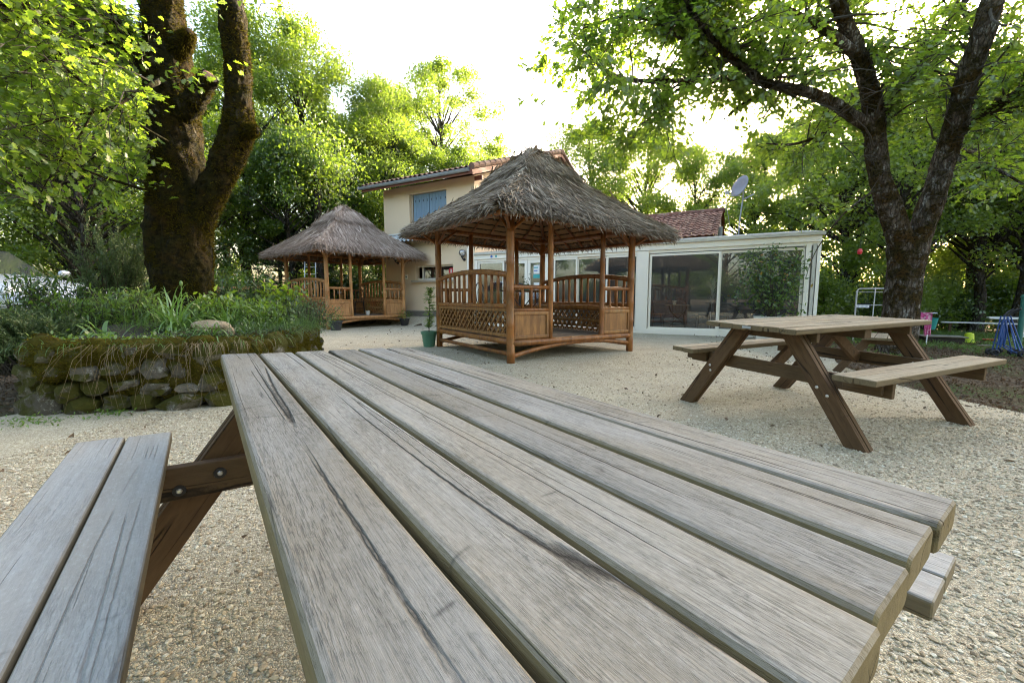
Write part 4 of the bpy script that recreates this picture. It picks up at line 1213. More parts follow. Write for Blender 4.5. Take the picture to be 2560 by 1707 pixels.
# green pot with a young tiered tree
gp = empty('potted_tree', (-1.72, 8.60, 0), 0, 'green pot holding a thin young tree with tiered branches', 'potted plant')
m = MB(); m.lathe([(0, 0), (.115, 0), (.15, .26), (.168, .26), (.172, .32), (.155, .32), (.15, .28), (0, .28)], 24); m.build('pot', M['pot_green'], gp)
m = MB(); m.tube([(0, 0, .27), (.01, 0, .6), (.03, .01, .95), (.04, 0, 1.18)], [.010, .008, .006, .003], 6)
m.tube([(0.02, 0, .28), (-.04, .02, .5)], .005, 5); m.build('trunk', M['twig'], gp)
m = MB()
for z in (.42, .46, .50, .55, .60, .66, .72, .78, .84, .90, .96, 1.01, 1.06, 1.11, 1.15, 1.19):
    for i in range(7):
        a = rng.uniform(0, 2 * PI); L = (.15 if z > .62 else .10) * (1.25 - z * .5)
        C = np.array([[.03 * z + math.cos(a) * L * q, math.sin(a) * L * q, z + .02 * q] for q in nr.uniform(.1, 1, 12)]) + nr.normal(size=(12, 3)) * .012
        leaves(m, C, nr.uniform(.04, .075, 12), nr, LANCE, up=1.0, dirs=np.array([[math.cos(a), math.sin(a), .25]] * 12))
m.build('foliage', M['herb'], gp)
# ================================================================ picnic tables
def picnic_table(label, seed, legm='wood_leg', topm='wood_grey', benchm='wood_bench', washers=True):
    rg = random.Random(seed)
    t = empty('picnic_table', (0, 0, 0), 0, label, 'picnic table', 'picnic tables on the gravel')
    L, W, w, gp, th = 1.83, .761, .118, .0086, .040
    H = .775
    m = MB()
    for i in range(6):
        y = -W / 2 + w / 2 + i * (w + gp)
        m.plank((-L / 2 + rg.uniform(-.004, .004), y, H - th / 2 + rg.uniform(-.0025, .0025)), (L / 2 + rg.uniform(-.008, .008), y, H - th / 2 + rg.uniform(-.0025, .0025)), w, th, (0, 0, 1), .010, rnd=(i * .1618 + seed * .31) % 1)
    top = m.build('tabletop', M[topm], t, smooth=False)
    for sy in (-1, 1):
        m = MB()
        for k in range(2):
            y = sy * (W / 2 + (.2195 if sy > 0 else .151) + w / 2 + k * (w + .0054))
            m.plank((-L / 2 + .02, y, .508 - th / 2 + rg.uniform(-.002, .002)), (L / 2 - .025, y, .508 - th / 2 + rg.uniform(-.002, .002)), w, th, (0, 0, 1), .007, rnd=(k * .37 + seed * .2 + (sy > 0) * .23) % 1)
        m.build('bench_seat', M[benchm], t)
    uf = L / 2 - .21
    for sx in (-1, 1):
        # outward from the beam: beam, inner leg board, gap, outer leg board
        xb = sx * (uf - .075); xi = sx * (uf - .036); xo = sx * (uf + .012)
        for sy in (-1, 1):
            m = MB()
            for x in (xi, xo):
                a = Vector((x, sy * .735, -.05)); b = Vector((x, sy * .20, H - th - .004))
                d = (b - a).normalized()
                n = Vector((0, d.z, -d.y)) * .056
                poly = []
                # cut level at the foot and under the top
                for (pt, s_) in ((a, -1), (a, 1), (b, 1), (b, -1)):
                    q = pt + n * s_
                    q = q + d * ((pt.z - q.z) / d.z)
                    poly.append(q - Vector((.018, 0, 0)))
                m.prism(poly, (.036, 0, 0), rg.random())
            lg = m.build('leg', M[legm], t)
            bm_ = MB()
            for (q, off) in ((.47, .018), (.53, -.022)):
                p = a.lerp(b, q) + Vector((0, off, 0))
                sgn = 1 if sx > 0 else -1
                bm_.lathe([(0, .009), (.006, .008), (.011, .003), (.012, 0)], 12, (xo + sgn * .018, p.y, p.z), M=Matrix.Rotation(sgn * PI / 2, 3, 'Y'))
            bm_.build('bolt', M['steel'], lg)
        m = MB()
        m.plank((xb, -.76, .415), (xb, .82, .415), .036, .105, (0, 0, 1), .004, rnd=rg.random())
        bb = m.build('crossbeam', M['wood_beam'], t)
        wm, cm = MB(), MB()
        for y in (-.62, -.505, -.40, .40, .505, .62):
            z = .415 + (.012 if abs(y) != .505 else -.022)
            wm.lathe([(0, .004), (.017, .004), (.018, 0)], 14, (xb - sx * .018, y, z), M=Matrix.Rotation(-sx * PI / 2, 3, 'Y'))
            cm.lathe([(0, .009), (.006, .008), (.0085, .004)], 10, (xb - sx * .018, y, z), M=Matrix.Rotation(-sx * PI / 2, 3, 'Y'))
        if washers: wm.build('washer', M['rubber'], bb)
        cm.build('bolt', M['steel'], bb)
        for sy in (-1, 1):
            m = MB(); m.plank((xi, sy * .56, .425), (xi, sy * .78, .425), .036, .085, (0, 0, 1), .004, rnd=rg.random()); m.build('bench_block', M['wood_beam'], t)
        m = MB(); m.plank((xb, -W / 2 + .03, H - th - .038), (xb, W / 2 - .03, H - th - .038), .036, .07, (0, 0, 1), .004, rnd=rg.random()); m.build('batten', M['wood_beam'], t)
        m = MB(); m.plank((xb - sx * .02, 0, .40), (sx * .10, 0, H - th - .01), .09, .036, (0, 1, 0), .004, rnd=rg.random()); m.build('brace', M[legm], t)
    m = MB(); m.plank((0, -W / 2 + .03, H - th - .038), (0, W / 2 - .03, H - th - .038), .09, .07, (0, 0, 1), .004, rnd=rg.random()); m.build('batten', M['wood_beam'], t)
    return t
def place_table(t, c, yaw, tu, tv, z):
    U = Vector((math.cos(yaw), math.sin(yaw), tu)).normalized()
    V = Vector((-math.sin(yaw), math.cos(yaw), tv)); V = (V - U * V.dot(U)).normalized()
    N_ = U.cross(V)
    t.matrix_world = Matrix(((U.x, V.x, N_.x, c[0]), (U.y, V.y, N_.y, c[1]), (U.z, V.z, N_.z, z), (0, 0, 0, 1)))
T1 = picnic_table('silvery weathered picnic table with dark stains, close to the camera', 3)
place_table(T1, (-.2778, 1.0453), -.9331, -.0175, -.0318, -.0138)
T2 = picnic_table('brown picnic table on the gravel to the right of the near gazebo', 5, 'wood_leg', 'wood_tan', 'wood_tan', False)
place_table(T2, (2.651, 3.595), .4166 + PI, -.015, -.03, .81 - .775)
m = MB(); m.box((.929, .0, .757), (.002, .07, .018)); m.build('name_plate', M['zinc'], T2)
# a plain trestle on the lower ground behind, its top hidden by the table in front
def trestle():
    p = (5.75, 6.35); t = empty('trestle_table', (*p, gh(*p)), R(47), 'rough wooden trestle with doubled splayed legs, seen under the brown picnic table', 'trestle')
    rg = random.Random(4)
    m = MB()
    for k in range(4): m.plank((-.1, -.225 + k * .15, .66), (1.1, -.225 + k * .15, .66), .145, .04, (0, 0, 1), .006, rnd=rg.random())
    m.build('tabletop', M['wood_tan'], t)
    for x0 in (0.05, 0.9):
        for sy in (-1, 1):
            m = MB()
            for x in (x0, x0 + .10):
                m.plank((x, sy * .66, -.03), (x, sy * .22, .64), .11, .036, (1, 0, 0), .004, rnd=rg.random())
            m.build('leg', M['wood_leg'], t)
        m = MB(); m.plank((x0 + .05, -.30, .60), (x0 + .05, .30, .60), .05, .07, (0, 0, 1), .004); m.build('batten', M['wood_beam'], t)
trestle()
# ================================================================ the two big oaks
def dpt(x, y, D): return at(x / .91875, y / .91875, D)      # x, y as read in a 2352 px wide print of the photo

def catmull(pts, rad, n=6):
    P = [pts[0]] + list(pts) + [pts[-1]]; Rr = [rad[0]] + list(rad) + [rad[-1]]
    out, ro = [], []
    for i in range(1, len(P) - 2):
        for k in range(n):
            t = k / n; t2, t3 = t * t, t * t * t
            p = .5 * ((2 * P[i]) + (P[i + 1] - P[i - 1]) * t + (2 * P[i - 1] - 5 * P[i] + 4 * P[i + 1] - P[i + 2]) * t2 + (3 * P[i] - P[i - 1] - 3 * P[i + 1] + P[i + 2]) * t3)
            out.append(p); ro.append(Rr[i] + (Rr[i + 1] - Rr[i]) * t)
    out.append(P[-2]); ro.append(Rr[-2])
    return out, ro

def limb(mb, pts, rad, n=14, sub=6, rough=.10, seed=0, fine=0.0):
    p, r = catmull(pts, rad, sub)
    o = Vector((seed * 3.1, seed * 7.7, seed * 1.3))
    def sq(i, a):
        q = p[i]; ca, sa = math.cos(a), math.sin(a)
        k = 1 + rough * (mnoise.noise(Vector((ca * 1.3, sa * 1.3, q.z * 1.6)) + o) + .5 * mnoise.noise(Vector((ca * 4, sa * 4, q.z * 3)) + o))
        if fine:
            w = q + Vector((ca, sa, 0)) * r[i]
            k += fine * (1.0 * mnoise.noise(Vector((w.x * 9, w.y * 9, w.z * 4)) + o) + .9 * mnoise.noise(Vector((w.x * 24, w.y * 24, w.z * 14)) + o)) / max(.12, r[i]) * .34
        return k
    mb.tube(p, r, n, squash=sq)
    return p, r

def foliate(limbs, rg, nb, Lb, leafn, twm, LP, LD, start=.25, up=.15, drop=0.0, tw=(5, 8), spread=1.0, keep=None):
    """side branches, twigs and leaf positions along limbs"""
    tot = sum(len(p) for p, _ in limbs)
    for p, r in limbs:
        cnt = max(1, int(nb * len(p) / tot))
        for _ in range(cnt):
            i = min(len(p) - 2, int((start + (1 - start) * rg.random()) * (len(p) - 1)))
            t = (p[i + 1] - p[i]).normalized()
            d = (t * .7 + Vector((rg.gauss(0, 1), rg.gauss(0, 1), rg.gauss(0, .7) + up)) * .75 * spread).normalized()
            L = rg.uniform(*Lb); q = p[i].copy(); pts = [q.copy()]
            for k in range(5):
                d = (d + Vector((rg.gauss(0, .22), rg.gauss(0, .22), rg.gauss(0, .2) - drop))).normalized()
                q = q + d * L / 5; pts.append(q.copy())
            if keep is not None and not keep(pts[-1]): continue
            r0 = min(r[i] * .5, .010 + .012 * L)
            twm.tube(pts, [r0 * (1 - .8 * k / 5) for k in range(6)], 5, cap=False)
            for _k in range(rg.randint(*tw)):
                j = rg.uniform(.25, 1) * 5; a = pts[int(j)] if j < 5 else pts[5]
                dd = ((pts[-1] - pts[0]).normalized() * .6 + Vector((rg.gauss(0, 1), rg.gauss(0, 1), rg.gauss(0, .55)))).normalized()
                l2 = rg.uniform(.22, .55); e = a + dd * l2 + Vector((0, 0, -.05 * rg.random()))
                twm.tube([a, a.lerp(e, .5) + Vector((0, 0, .02)), e], [.005, .0035, .0015], 3, cap=False)
                n = rg.randint(*leafn)
                for _l in range(n):
                    f = rg.random() ** .6
                    LP.append(a.lerp(e, f) + Vector((rg.gauss(0, .05), rg.gauss(0, .05), rg.gauss(0, .04) - .01)))
                    LD.append(dd + Vector((0, 0, -.35)))

def right_oak():
    rg = random.Random(21); ng = np.random.default_rng(21)
    t = empty('oak_tree', (8.75, 9.5, gh(8.75, 9.5)), 0, 'forked oak with lichen on its bark, standing behind the picnic tables on the right', 'tree')
    inv = Vector((-8.75, -9.5, -gh(8.75, 9.5)))
    def T(l): return [dpt(*q[:3]) + inv for q in l], [q[3] * .76 for q in l]
    tr = MB(); L = []
    base = [(2052, 835, 9.5, .62), (2056, 800, 9.5, .47), (2068, 720, 9.5, .42), (2076, 640, 9.5, .42), (2085, 575, 9.45, .47), (2088, 540, 9.4, .40)]
    def add(l, n=14, rough=.09, f=True, s=0):
        p, r = limb(tr, *T(l), n=n * 2, sub=16, rough=rough, seed=s, fine=.05) if n >= 14 else limb(tr, *T(l), n=n, rough=rough, seed=s)
        if f: L.append((p, r))
        return p, r
    base_pr = add(base, 26, .10, False, 1)
    add([(2083, 600, 9.4, .30), (2052, 500, 9.35, .29), (2022, 410, 9.3, .25), (2008, 300, 9.2, .235), (2003, 240, 9.1, .22), (1985, 165, 8.9, .19), (1958, 90, 8.7, .165), (1925, 10, 8.5, .15), (1890, -110, 8.3, .13)], 20, .08, True, 2)
    add([(2090, 600, 9.4, .30), (2125, 505, 9.3, .29), (2160, 400, 9.2, .26), (2192, 290, 9.0, .25), (2225, 170, 8.8, .24), (2262, 60, 8.6, .23), (2300, -80, 8.4, .2)], 20, .08, True, 3)
    add([(2015, 305, 9.2, .16), (1960, 268, 9.0, .15), (1890, 225, 8.7, .135), (1820, 205, 8.4, .12), (1760, 192, 8.2, .105), (1715, 160, 8.0, .09), (1668, 125, 7.8, .08), (1625, 75, 7.6, .07), (1580, 15, 7.4, .06), (1545, -60, 7.2, .05)], 14, .09, True, 4)
    add([(1735, 178, 8.1, .06), (1690, 182, 7.9, .055), (1610, 186, 7.6, .05), (1520, 186, 7.3, .045), (1440, 183, 7.1, .04), (1385, 158, 6.9, .025), (1345, 120, 6.8, .012)], 9, .1, True, 5)
    add([(1600, 186, 7.6, .035), (1545, 215, 7.5, .028), (1505, 260, 7.4, .02), (1470, 290, 7.3, .01)], 7, .1, True, 6)
    add([(1625, 75, 7.6, .05), (1580, 95, 7.4, .04), (1500, 50, 7.2, .03), (1420, 40, 7.0, .02), (1330, 70, 6.9, .01)], 7, .1, True, 7)
    add([(1690, 145, 7.9, .05), (1660, 95, 7.8, .045), (1655, 30, 7.6, .04), (1640, -60, 7.4, .03)], 8, .1, True, 8)
    add([(1978, 140, 8.8, .14), (1930, 95, 8.6, .12), (1870, 55, 8.4, .10), (1800, 20, 8.2, .085), (1740, -25, 8.0, .07), (1680, -80, 7.8, .05)], 12, .09, True, 9)
    add([(2022, 300, 9.2, .12), (2046, 225, 9.3, .11), (2085, 165, 9.4, .10), (2140, 110, 9.5, .09), (2190, 45, 9.5, .08), (2235, -30, 9.5, .07)], 12, .09, True, 10)
    add([(2196, 310, 9.0, .13), (2245, 270, 8.7, .12), (2300, 238, 8.4, .11), (2352, 205, 8.1, .10), (2440, 150, 7.7, .08)], 12, .09, True, 11)
    # limbs that carry the rest of the crown, to the back, the right and down over the glass room
    add([(2000, 220, 9.1, .08), (1950, 215, 10.2, .06), (1900, 260, 11.2, .04), (1860, 300, 12.0, .02)], 8, .1, True, 12)
    add([(2225, 200, 8.9, .08), (2180, 200, 10.2, .06), (2130, 240, 11.3, .04), (2080, 260, 12.2, .02)], 8, .1, True, 13)
    add([(2180, 350, 9.1, .06), (2230, 380, 8.6, .05), (2290, 390, 8.0, .035), (2360, 430, 7.4, .02)], 8, .1, True, 14)
    add([(2030, 430, 9.3, .035), (1990, 450, 8.9, .03), (1930, 500, 8.5, .02), (1875, 575, 8.2, .01), (1850, 640, 8.0, .006)], 7, .1, True, 15)
    add([(2180, 330, 9.1, .06), (2240, 350, 10.4, .05), (2310, 330, 11.6, .03), (2380, 350, 12.6, .02)], 8, .1, True, 16)
    add([(1940, 250, 8.9, .05), (1900, 300, 8.5, .04), (1830, 330, 8.1, .03), (1760, 330, 7.8, .015)], 8, .1, True, 17)
    tr.build('trunk', M['bark_right'], t, smooth=True)
    tw = MB(); LP, LD = [], []
    def keep(p):
        q = p - inv; d = q - Vector((0, 0, 1)); c, s = math.cos(R(5.937)), math.sin(R(5.937))
        zc = d.y * c - d.z * s
        if zc < .5: return True
        X = 1280 + 1041 * d.x / zc; Y = 853.5 - 1041 * (d.y * s + d.z * c) / zc
        sunx, suny = 2248, 352
        if abs(X - sunx) < 45 and -60 < Y - suny < 45: return False
        return not (X < 1340 or (X < 1990 and Y > 430) or Y > 560 or (X < 2200 and Y > 470 and zc < 8.6))
    foliate(L, rg, 500, (.6, 1.7), (9, 14), tw, LP, LD, start=.30, up=.2, drop=.05, keep=keep)
    foliate(L[2:], rg, 110, (.4, 1.0), (8, 13), tw, LP, LD, start=.5, up=-.3, drop=.12, keep=keep)
    tw.build('twigs', M['twig'], t)
    # most leaves that hide the thick stems from the camera are dropped
    P = np.array([v[:] for v in LP]); Dv = np.array([v[:] for v in LD]); ok = np.ones(len(P), bool)
    Q = P - np.array(inv[:]) - np.array((0, 0, 1.0))
    for (pp, rr) in [(base_pr[0], base_pr[1])] + L[:3]:
        for i in range(0, len(pp), 2):
            c = np.array((pp[i] - inv - Vector((0, 0, 1)))[:]); dc = np.linalg.norm(c); u = c / dc
            al = Q @ u; per = np.linalg.norm(Q / np.maximum(al, .1)[:, None] * dc - c, axis=1)
            ok &= ~((per < rr[i] * 1.25) & (al < dc) & (ng.random(len(P)) < .93))
    P, Dv = P[ok], Dv[ok]
    m = MB(); leaves(m, P, ng.uniform(.075, .135, len(P)), ng, OAK6, up=.5, dirs=Dv)
    m.build('leaves', M['leaf_right'], t)
    return len(LP)
nR = right_oak()

def moss_fuzz(mb, rings, rg, n, L=(.016, .05), zr=None):
    """short moss blades on the surface of thick limbs; rings: list of (points, radii)"""
    for p, r in rings:
        w = np.array([max(1e-4, rr) for rr in r]); w = w / w.sum()
        idx = np.random.default_rng(rg.randint(0, 9999)).choice(len(p) - 1, size=int(n * 1.0), p=w[:-1] / w[:-1].sum())
        for i in idx:
            t = (p[i + 1] - p[i]); tl = t.length; t = t / tl
            a = rg.uniform(0, 2 * PI)
            x = t.cross(Vector((.3, .9, .1))).normalized(); y = t.cross(x)
            nrm = x * math.cos(a) + y * math.sin(a)
            b = p[i] + t * tl * rg.random() + nrm * (r[i] * .985)
            if mnoise.noise(b * 2.3) + .6 * mnoise.noise(b * 9) < -.10: continue
            d = (nrm + Vector((rg.gauss(0, .5), rg.gauss(0, .5), rg.gauss(0, .5) - .3))).normalized()
            s = d.cross(nrm + Vector((.01, .02, .03))).normalized() * rg.uniform(.003, .008)
            e = b + d * rg.uniform(*L)
            mb.add([b - s, b + s, e], [(0, 1, 2)], rg.random())

M['sawn'] = plain('sawn_wood', (.26, .155, .095), .8, .25, 20)
def left_oak():
    rg = random.Random(31); ng = np.random.default_rng(31)
    O = Vector((-4.45, 5.5, 0.0))
    t = empty('oak_tree', O, 0, 'thick moss covered oak with two stems, growing from the round stone planter', 'tree')
    def T(l): return [dpt(*q[:3]) - O for q in l], [q[3] * .80 for q in l]
    tr = MB(); L = []; big = []
    def add(l, n=14, rough=.09, f=True, s=0, b=False):
        p, r = limb(tr, *T(l), n=n * 2, sub=20, rough=rough, seed=s, fine=.075) if b else limb(tr, *T(l), n=n, rough=rough, seed=s)
        if f: L.append((p, r))
        if b: big.append((p, r))
        return p, r
    add([(432, 800, 5.5, .47), (427, 710, 5.5, .385), (421, 650, 5.5, .40), (416, 590, 5.5, .435), (413, 520, 5.5, .445), (411, 460, 5.5, .405), (408, 390, 5.5, .35), (403, 300, 5.5, .335), (393, 200, 5.48, .32), (380, 100, 5.45, .28), (371, 0, 5.4, .26), (358, -120, 5.3, .24)], 40, .11, False, 1, True)
    add([(445, 520, 5.5, .24), (480, 450, 5.45, .215), (512, 390, 5.4, .205), (538, 330, 5.4, .21), (547, 290, 5.4, .21), (548, 225, 5.35, .172), (545, 140, 5.3, .165), (534, 50, 5.25, .165), (521, -60, 5.2, .155), (505, -150, 5.2, .14)], 28, .10, False, 2, True)
    add([(420, 260, 5.4, .17), (452, 222, 5.3, .15), (470, 195, 5.25, .12), (482, 176, 5.2, .105)], 16, .08, False, 3, True)
    add([(560, 302, 5.38, .13), (582, 300, 5.3, .08), (593, 298, 5.28, .03)], 12, .12, False, 4, True)
    add([(405, 118, 5.4, .17), (428, 88, 5.3, .11), (436, 72, 5.25, .05)], 12, .12, False, 5, True)
    add([(370, 210, 5.4, .15), (330, 140, 5.3, .13), (290, 85, 5.2, .115), (240, 30, 5.1, .10), (185, -40, 5.0, .08), (120, -110, 4.8, .06)], 14, .09, True, 6, True)
    add([(398, 331, 5.3, .022), (329, 292, 5.0, .018), (227, 219, 4.7, .015), (139, 146, 4.4, .013), (102, 91, 4.3, .010), (22, 22, 4.1, .007)], 7, .06, True, 7)
    add([(365, 446, 5.3, .022), (256, 413, 4.9, .018), (146, 373, 4.5, .014), (47, 340, 4.2, .010), (-40, 300, 4.0, .006)], 7, .06, True, 8)
    add([(290, 85, 5.2, .03), (210, 110, 4.9, .025), (120, 130, 4.6, .018), (20, 190, 4.3, .012), (-60, 220, 4.0, .006)], 7, .06, True, 9)
    add([(240, 30, 5.1, .03), (150, 60, 4.7, .022), (60, 40, 4.3, .015), (-40, 60, 3.9, .008)], 7, .06, True, 10)
    add([(230, 220, 4.7, .012), (190, 300, 4.5, .010), (130, 380, 4.3, .007), (90, 450, 4.2, .004)], 6, .06, True, 11)
    add([(380, 180, 5.3, .04), (320, 210, 4.9, .03), (250, 250, 4.6, .02), (150, 270, 4.3, .012), (60, 290, 4.0, .006)], 7, .06, True, 12)
    add([(185, -40, 5.0, .05), (120, 0, 4.6, .03), (40, 10, 4.2, .02), (-60, 20, 3.8, .01)], 7, .06, True, 13)
    tr.build('trunk', M['bark_left'], t, smooth=True)
    # sawn face of the cut stub
    a, b = dpt(482, 176, 5.2) - O, dpt(470, 195, 5.25) - O
    d = (a - b).normalized()
    m = MB(); m.lathe([(0, .004), (.074, .002), (.08, -.01)], 18, a, M=d.to_track_quat('Z', 'Y').to_matrix()); m.build('sawn_face', M['sawn'], t)
    m = MB(); moss_fuzz(m, big[:1], rg, 38000); moss_fuzz(m, big[1:2], rg, 15000); moss_fuzz(m, big[2:], rg, 1600)
    m.build('moss', M['moss'], t)
    tw = MB(); LP, LD = [], []
    def proj(p):
        q = p + O; d = q - Vector((0, 0, 1)); c, s = math.cos(R(5.937)), math.sin(R(5.937))
        zc = d.y * c - d.z * s
        return (1280 + 1041 * d.x / zc, 853.5 - 1041 * (d.y * s + d.z * c) / zc) if zc > .3 else (0, 0)
    keep = lambda p: proj(p)[0] < 318 and proj(p)[1] < 560
    foliate(L, rg, 165, (.35, 1.1), (7, 11), tw, LP, LD, start=.15, up=.1, drop=.04, tw=(4, 7), keep=keep)
    # little sprigs straight on the trunk, and the tip of a bough hanging in at the top
    for (x, y, D) in ((300, 105, 4.9), (325, 125, 4.8), (405, 182, 4.95), (430, 185, 4.9), (455, 190, 4.9), (345, 365, 5.0), (330, 300, 4.95), (600, 8, 5.0), (640, 15, 5.0), (650, -10, 5.1), (620, -20, 5.0), (500, 5, 5.0), (355, 420, 5.0), (340, 80, 4.9), (560, 160, 5.1)):
        c = dpt(x, y, D) - O
        for _ in range(11):
            LP.append(c + Vector((rg.gauss(0, .09), rg.gauss(0, .08), rg.gauss(0, .07)))); LD.append(Vector((rg.gauss(.2, .6), rg.gauss(-.2, .6), -.3)))
        tw.tube([c + Vector((-.12, .15, .02)), c, c + Vector((.1, -.05, -.04))], [.006, .004, .002], 4, cap=False)
    tw.build('twigs', M['twig'], t)
    m = MB(); leaves(m, np.array([v[:] for v in LP]), ng.uniform(.055, .105, len(LP)), ng, OAK, up=.6, dirs=np.array([v[:] for v in LD]), curl=.2)
    m.build('leaves', M['leaf_near'], t)
    return len(LP)
nL = left_oak()
print('leaves', nR, nL)

# ================================================================ the wood behind
def wood_tree(name, seed, H, Rc, nclump, nleaf, leaf, barkm, lsize=(.09, .165), cb=.30, flat=.75, cr=.95, twigs=True, lean=.04, tmpl=OVAL, layers=False, irr=1.0):
    rg = random.Random(seed); ng = np.random.default_rng(seed)
    t = empty(name)
    tr = MB()
    pts = [Vector((0, 0, -.15))]; q = Vector((0, 0, 0))
    n = 8
    for i in range(1, n + 1):
        q = Vector((q.x + rg.gauss(0, lean) * H / n * 2, q.y + rg.gauss(0, lean) * H / n * 2, H * .93 * i / n)); pts.append(q.copy())
    r0 = .016 * H + .03
    p, r = limb(tr, pts, [r0 * 1.35] + [r0 * (1 - .85 * i / n) for i in range(1, n + 1)], 9, 3, .07, seed)
    C = []
    for k in range(nclump):
        f = rg.random() ** .8
        z = H * (cb + (1 - cb) * f)
        # crown silhouette: widest a little below the middle
        w = Rc * (math.sin(min(1, (f + .12) / 1.12) * PI) ** .65) * (.35 + .65 * rg.random() ** .5) * rg.uniform(1 - .3 * irr, 1 + .25 * irr)
        if layers: w = Rc * (1 - f * .92) * rg.uniform(.35, 1.0)
        a = rg.uniform(0, 2 * PI)
        i0 = min(len(p) - 1, int(len(p) * max(.1, min(.97, (z / H) - .14 * (0 if layers else 1)))))
        c = Vector((p[i0].x + w * math.cos(a), p[i0].y + w * math.sin(a), z))
        C.append(c)
        if twigs and (k % 2 == 0 or w > Rc * .6):
            a0 = p[i0]; mid = a0.lerp(c, .5) + Vector((rg.gauss(0, .2), rg.gauss(0, .2), (.25 if not layers else -.1) * w / 2))
            tr.tube([a0, a0.lerp(mid, .5), mid, mid.lerp(c, .6), c], [max(.012, .16 * r[i0] + .012 * w), .03 * w / 2 + .012, .018, .013, .006], 5, cap=False)
    tr.build('trunk', M[barkm], t, smooth=True)
    LPs = []
    for c in C:
        m_ = int(nleaf * rg.uniform(.5, 1.5) / nclump)
        s = cr * rg.uniform(.6, 1.25)
        x = ng.normal(size=(m_, 3)); x /= np.linalg.norm(x, axis=1, keepdims=True) + 1e-9
        x *= (ng.random((m_, 1)) ** .45) * s * np.array([1, 1, flat])
        LPs.append(x + np.array(c[:]))
    P = np.concatenate(LPs)
    m = MB(); leaves(m, P, ng.uniform(*lsize, len(P)), ng, tmpl, up=.5)
    m.build('crown', M[leaf], t)
    return t

PROTO = {
    'lime': wood_tree('broadleaf_tree', 41, 13, 3.9, 95, 40000, 'leaf_lime', 'bark_wood', cb=.16, cr=.95),
    'lime2': wood_tree('broadleaf_tree', 42, 13, 3.6, 90, 38000, 'leaf_lime', 'bark_wood', cb=.2, cr=.9),
    'sparse': wood_tree('sparse_tree', 43, 16, 4.6, 130, 26000, 'leaf_lime', 'bark_wood', cb=.25, cr=.72, lsize=(.12, .2)),
    'mid': wood_tree('broadleaf_tree', 44, 11, 4.0, 90, 36000, 'leaf_mid', 'bark_wood', cb=.12, cr=.95),
    'mid2': wood_tree('broadleaf_tree', 45, 10, 3.7, 85, 34000, 'leaf_mid', 'bark_wood', cb=.2, cr=.85),
    'open': wood_tree('open_tree', 46, 10.5, 3.6, 80, 18000, 'leaf_mid', 'bark_wood', cb=.28, cr=.8),
    'conifer': wood_tree('conifer', 47, 11, 3.2, 130, 26000, 'needle', 'bark_wood', cb=.08, cr=.62, flat=.35, layers=True, lsize=(.12, .22), tmpl=LANCE, lean=.01),
    'dark': wood_tree('dark_tree', 48, 9, 3.4, 80, 20000, 'leaf_dark', 'bark_wood', cb=.10, cr=.9),
}
def shrub_proto(name, seed, H, Rc, nleaf, leaf, tmpl=OVAL, ls=(.05, .09), nst=9, cr=.35):
    rg = random.Random(seed); ng = np.random.default_rng(seed)
    t = empty(name); st = MB(); P = []
    for k in range(nst * 4):
        a = rg.uniform(0, 2 * PI); f = rg.random() ** .6
        e = Vector((math.cos(a) * Rc * f * rg.uniform(.5, 1), math.sin(a) * Rc * f * rg.uniform(.5, 1), H * rg.uniform(.35, 1) * (1.05 - .4 * f)))
        b = Vector((e.x * .15, e.y * .15, -.05))
        st.tube([b, b.lerp(e, .5) + Vector((rg.gauss(0, .05), rg.gauss(0, .05), .1)), e], [.02, .012, .004], 4, cap=False)
        m_ = nleaf // (nst * 4)
        x = ng.normal(size=(m_, 3)) * cr * .55
        P.append(x + np.array((b.lerp(e, rg.uniform(.6, 1)))[:]))
    st.build('stem', M['twig'], t)
    P = np.concatenate(P); P = P[P[:, 2] > -.05]
    m = MB(); leaves(m, P, ng.uniform(*ls, len(P)), ng, tmpl, up=.4); m.build('foliage', M[leaf], t)
    return t
PROTO['bush'] = shrub_proto('shrub', 61, 2.2, 1.5, 9000, 'leaf_mid', OVAL, (.06, .11))
PROTO['bush4'] = shrub_proto('shrub', 64, 2.4, 1.6, 10000, 'leaf_lime', OVAL, (.06, .11))
PROTO['bush2'] = shrub_proto('shrub', 62, 1.7, 1.4, 8000, 'leaf_dark', OVAL, (.06, .10))
PROTO['bush3'] = shrub_proto('shrub', 63, 2.8, 1.7, 10000, 'leaf_mid', LANCE, (.08, .14))
used = set()
rw = random.Random(77)
def plant(kind, x, y, H=None, label=None, cat='tree', group=None, rz=None, sx=1.0):
    p = PROTO[kind]
    o = p if kind not in used else copy_tree(p)
    used.add(kind)
    base = {'lime': 13, 'lime2': 13, 'sparse': 16, 'mid': 11, 'mid2': 10, 'open': 10.5, 'conifer': 11, 'dark': 9, 'bush': 2.2, 'bush4': 2.4, 'bush2': 1.7, 'bush3': 2.8}[kind]
    s = (H or base) / base
    o.location = (x, y, gh(x, y) - .05)
    o.scale = (s * sx, s * sx, s)
    o.rotation_euler = (0, 0, rw.uniform(0, 2 * PI) if rz is None else rz)
    tag(o, label, cat, group)
    return o
GW = 'trees of the wood round the yard'
plant('lime', -10.2, 21.5, 13.6, 'tall bright lime green tree rising behind the tan thatched gazebo', group=GW)
plant('lime2', -13.2, 21.0, 14.0, 'tall lime tree seen just right of the mossy oak stems', group=GW)
plant('lime2', -7.4, 23.5, 12.0, 'bright green tree between the lime tree and the sparse tree', group=GW)
plant('sparse', -4.9, 29, 16.3, 'tall sparse tree with bare branches showing, above the ochre house', group=GW)
plant('mid', -9.6, 27, 12.0, 'mid green tree filling the gap behind the lime trees', group=GW)
plant('mid2', -3.0, 27, 9.6, 'mid green tree just behind the ochre house roof', group=GW)
plant('mid', -6.2, 26, 10.0, 'mid green tree behind the left part of the house roof', group=GW)
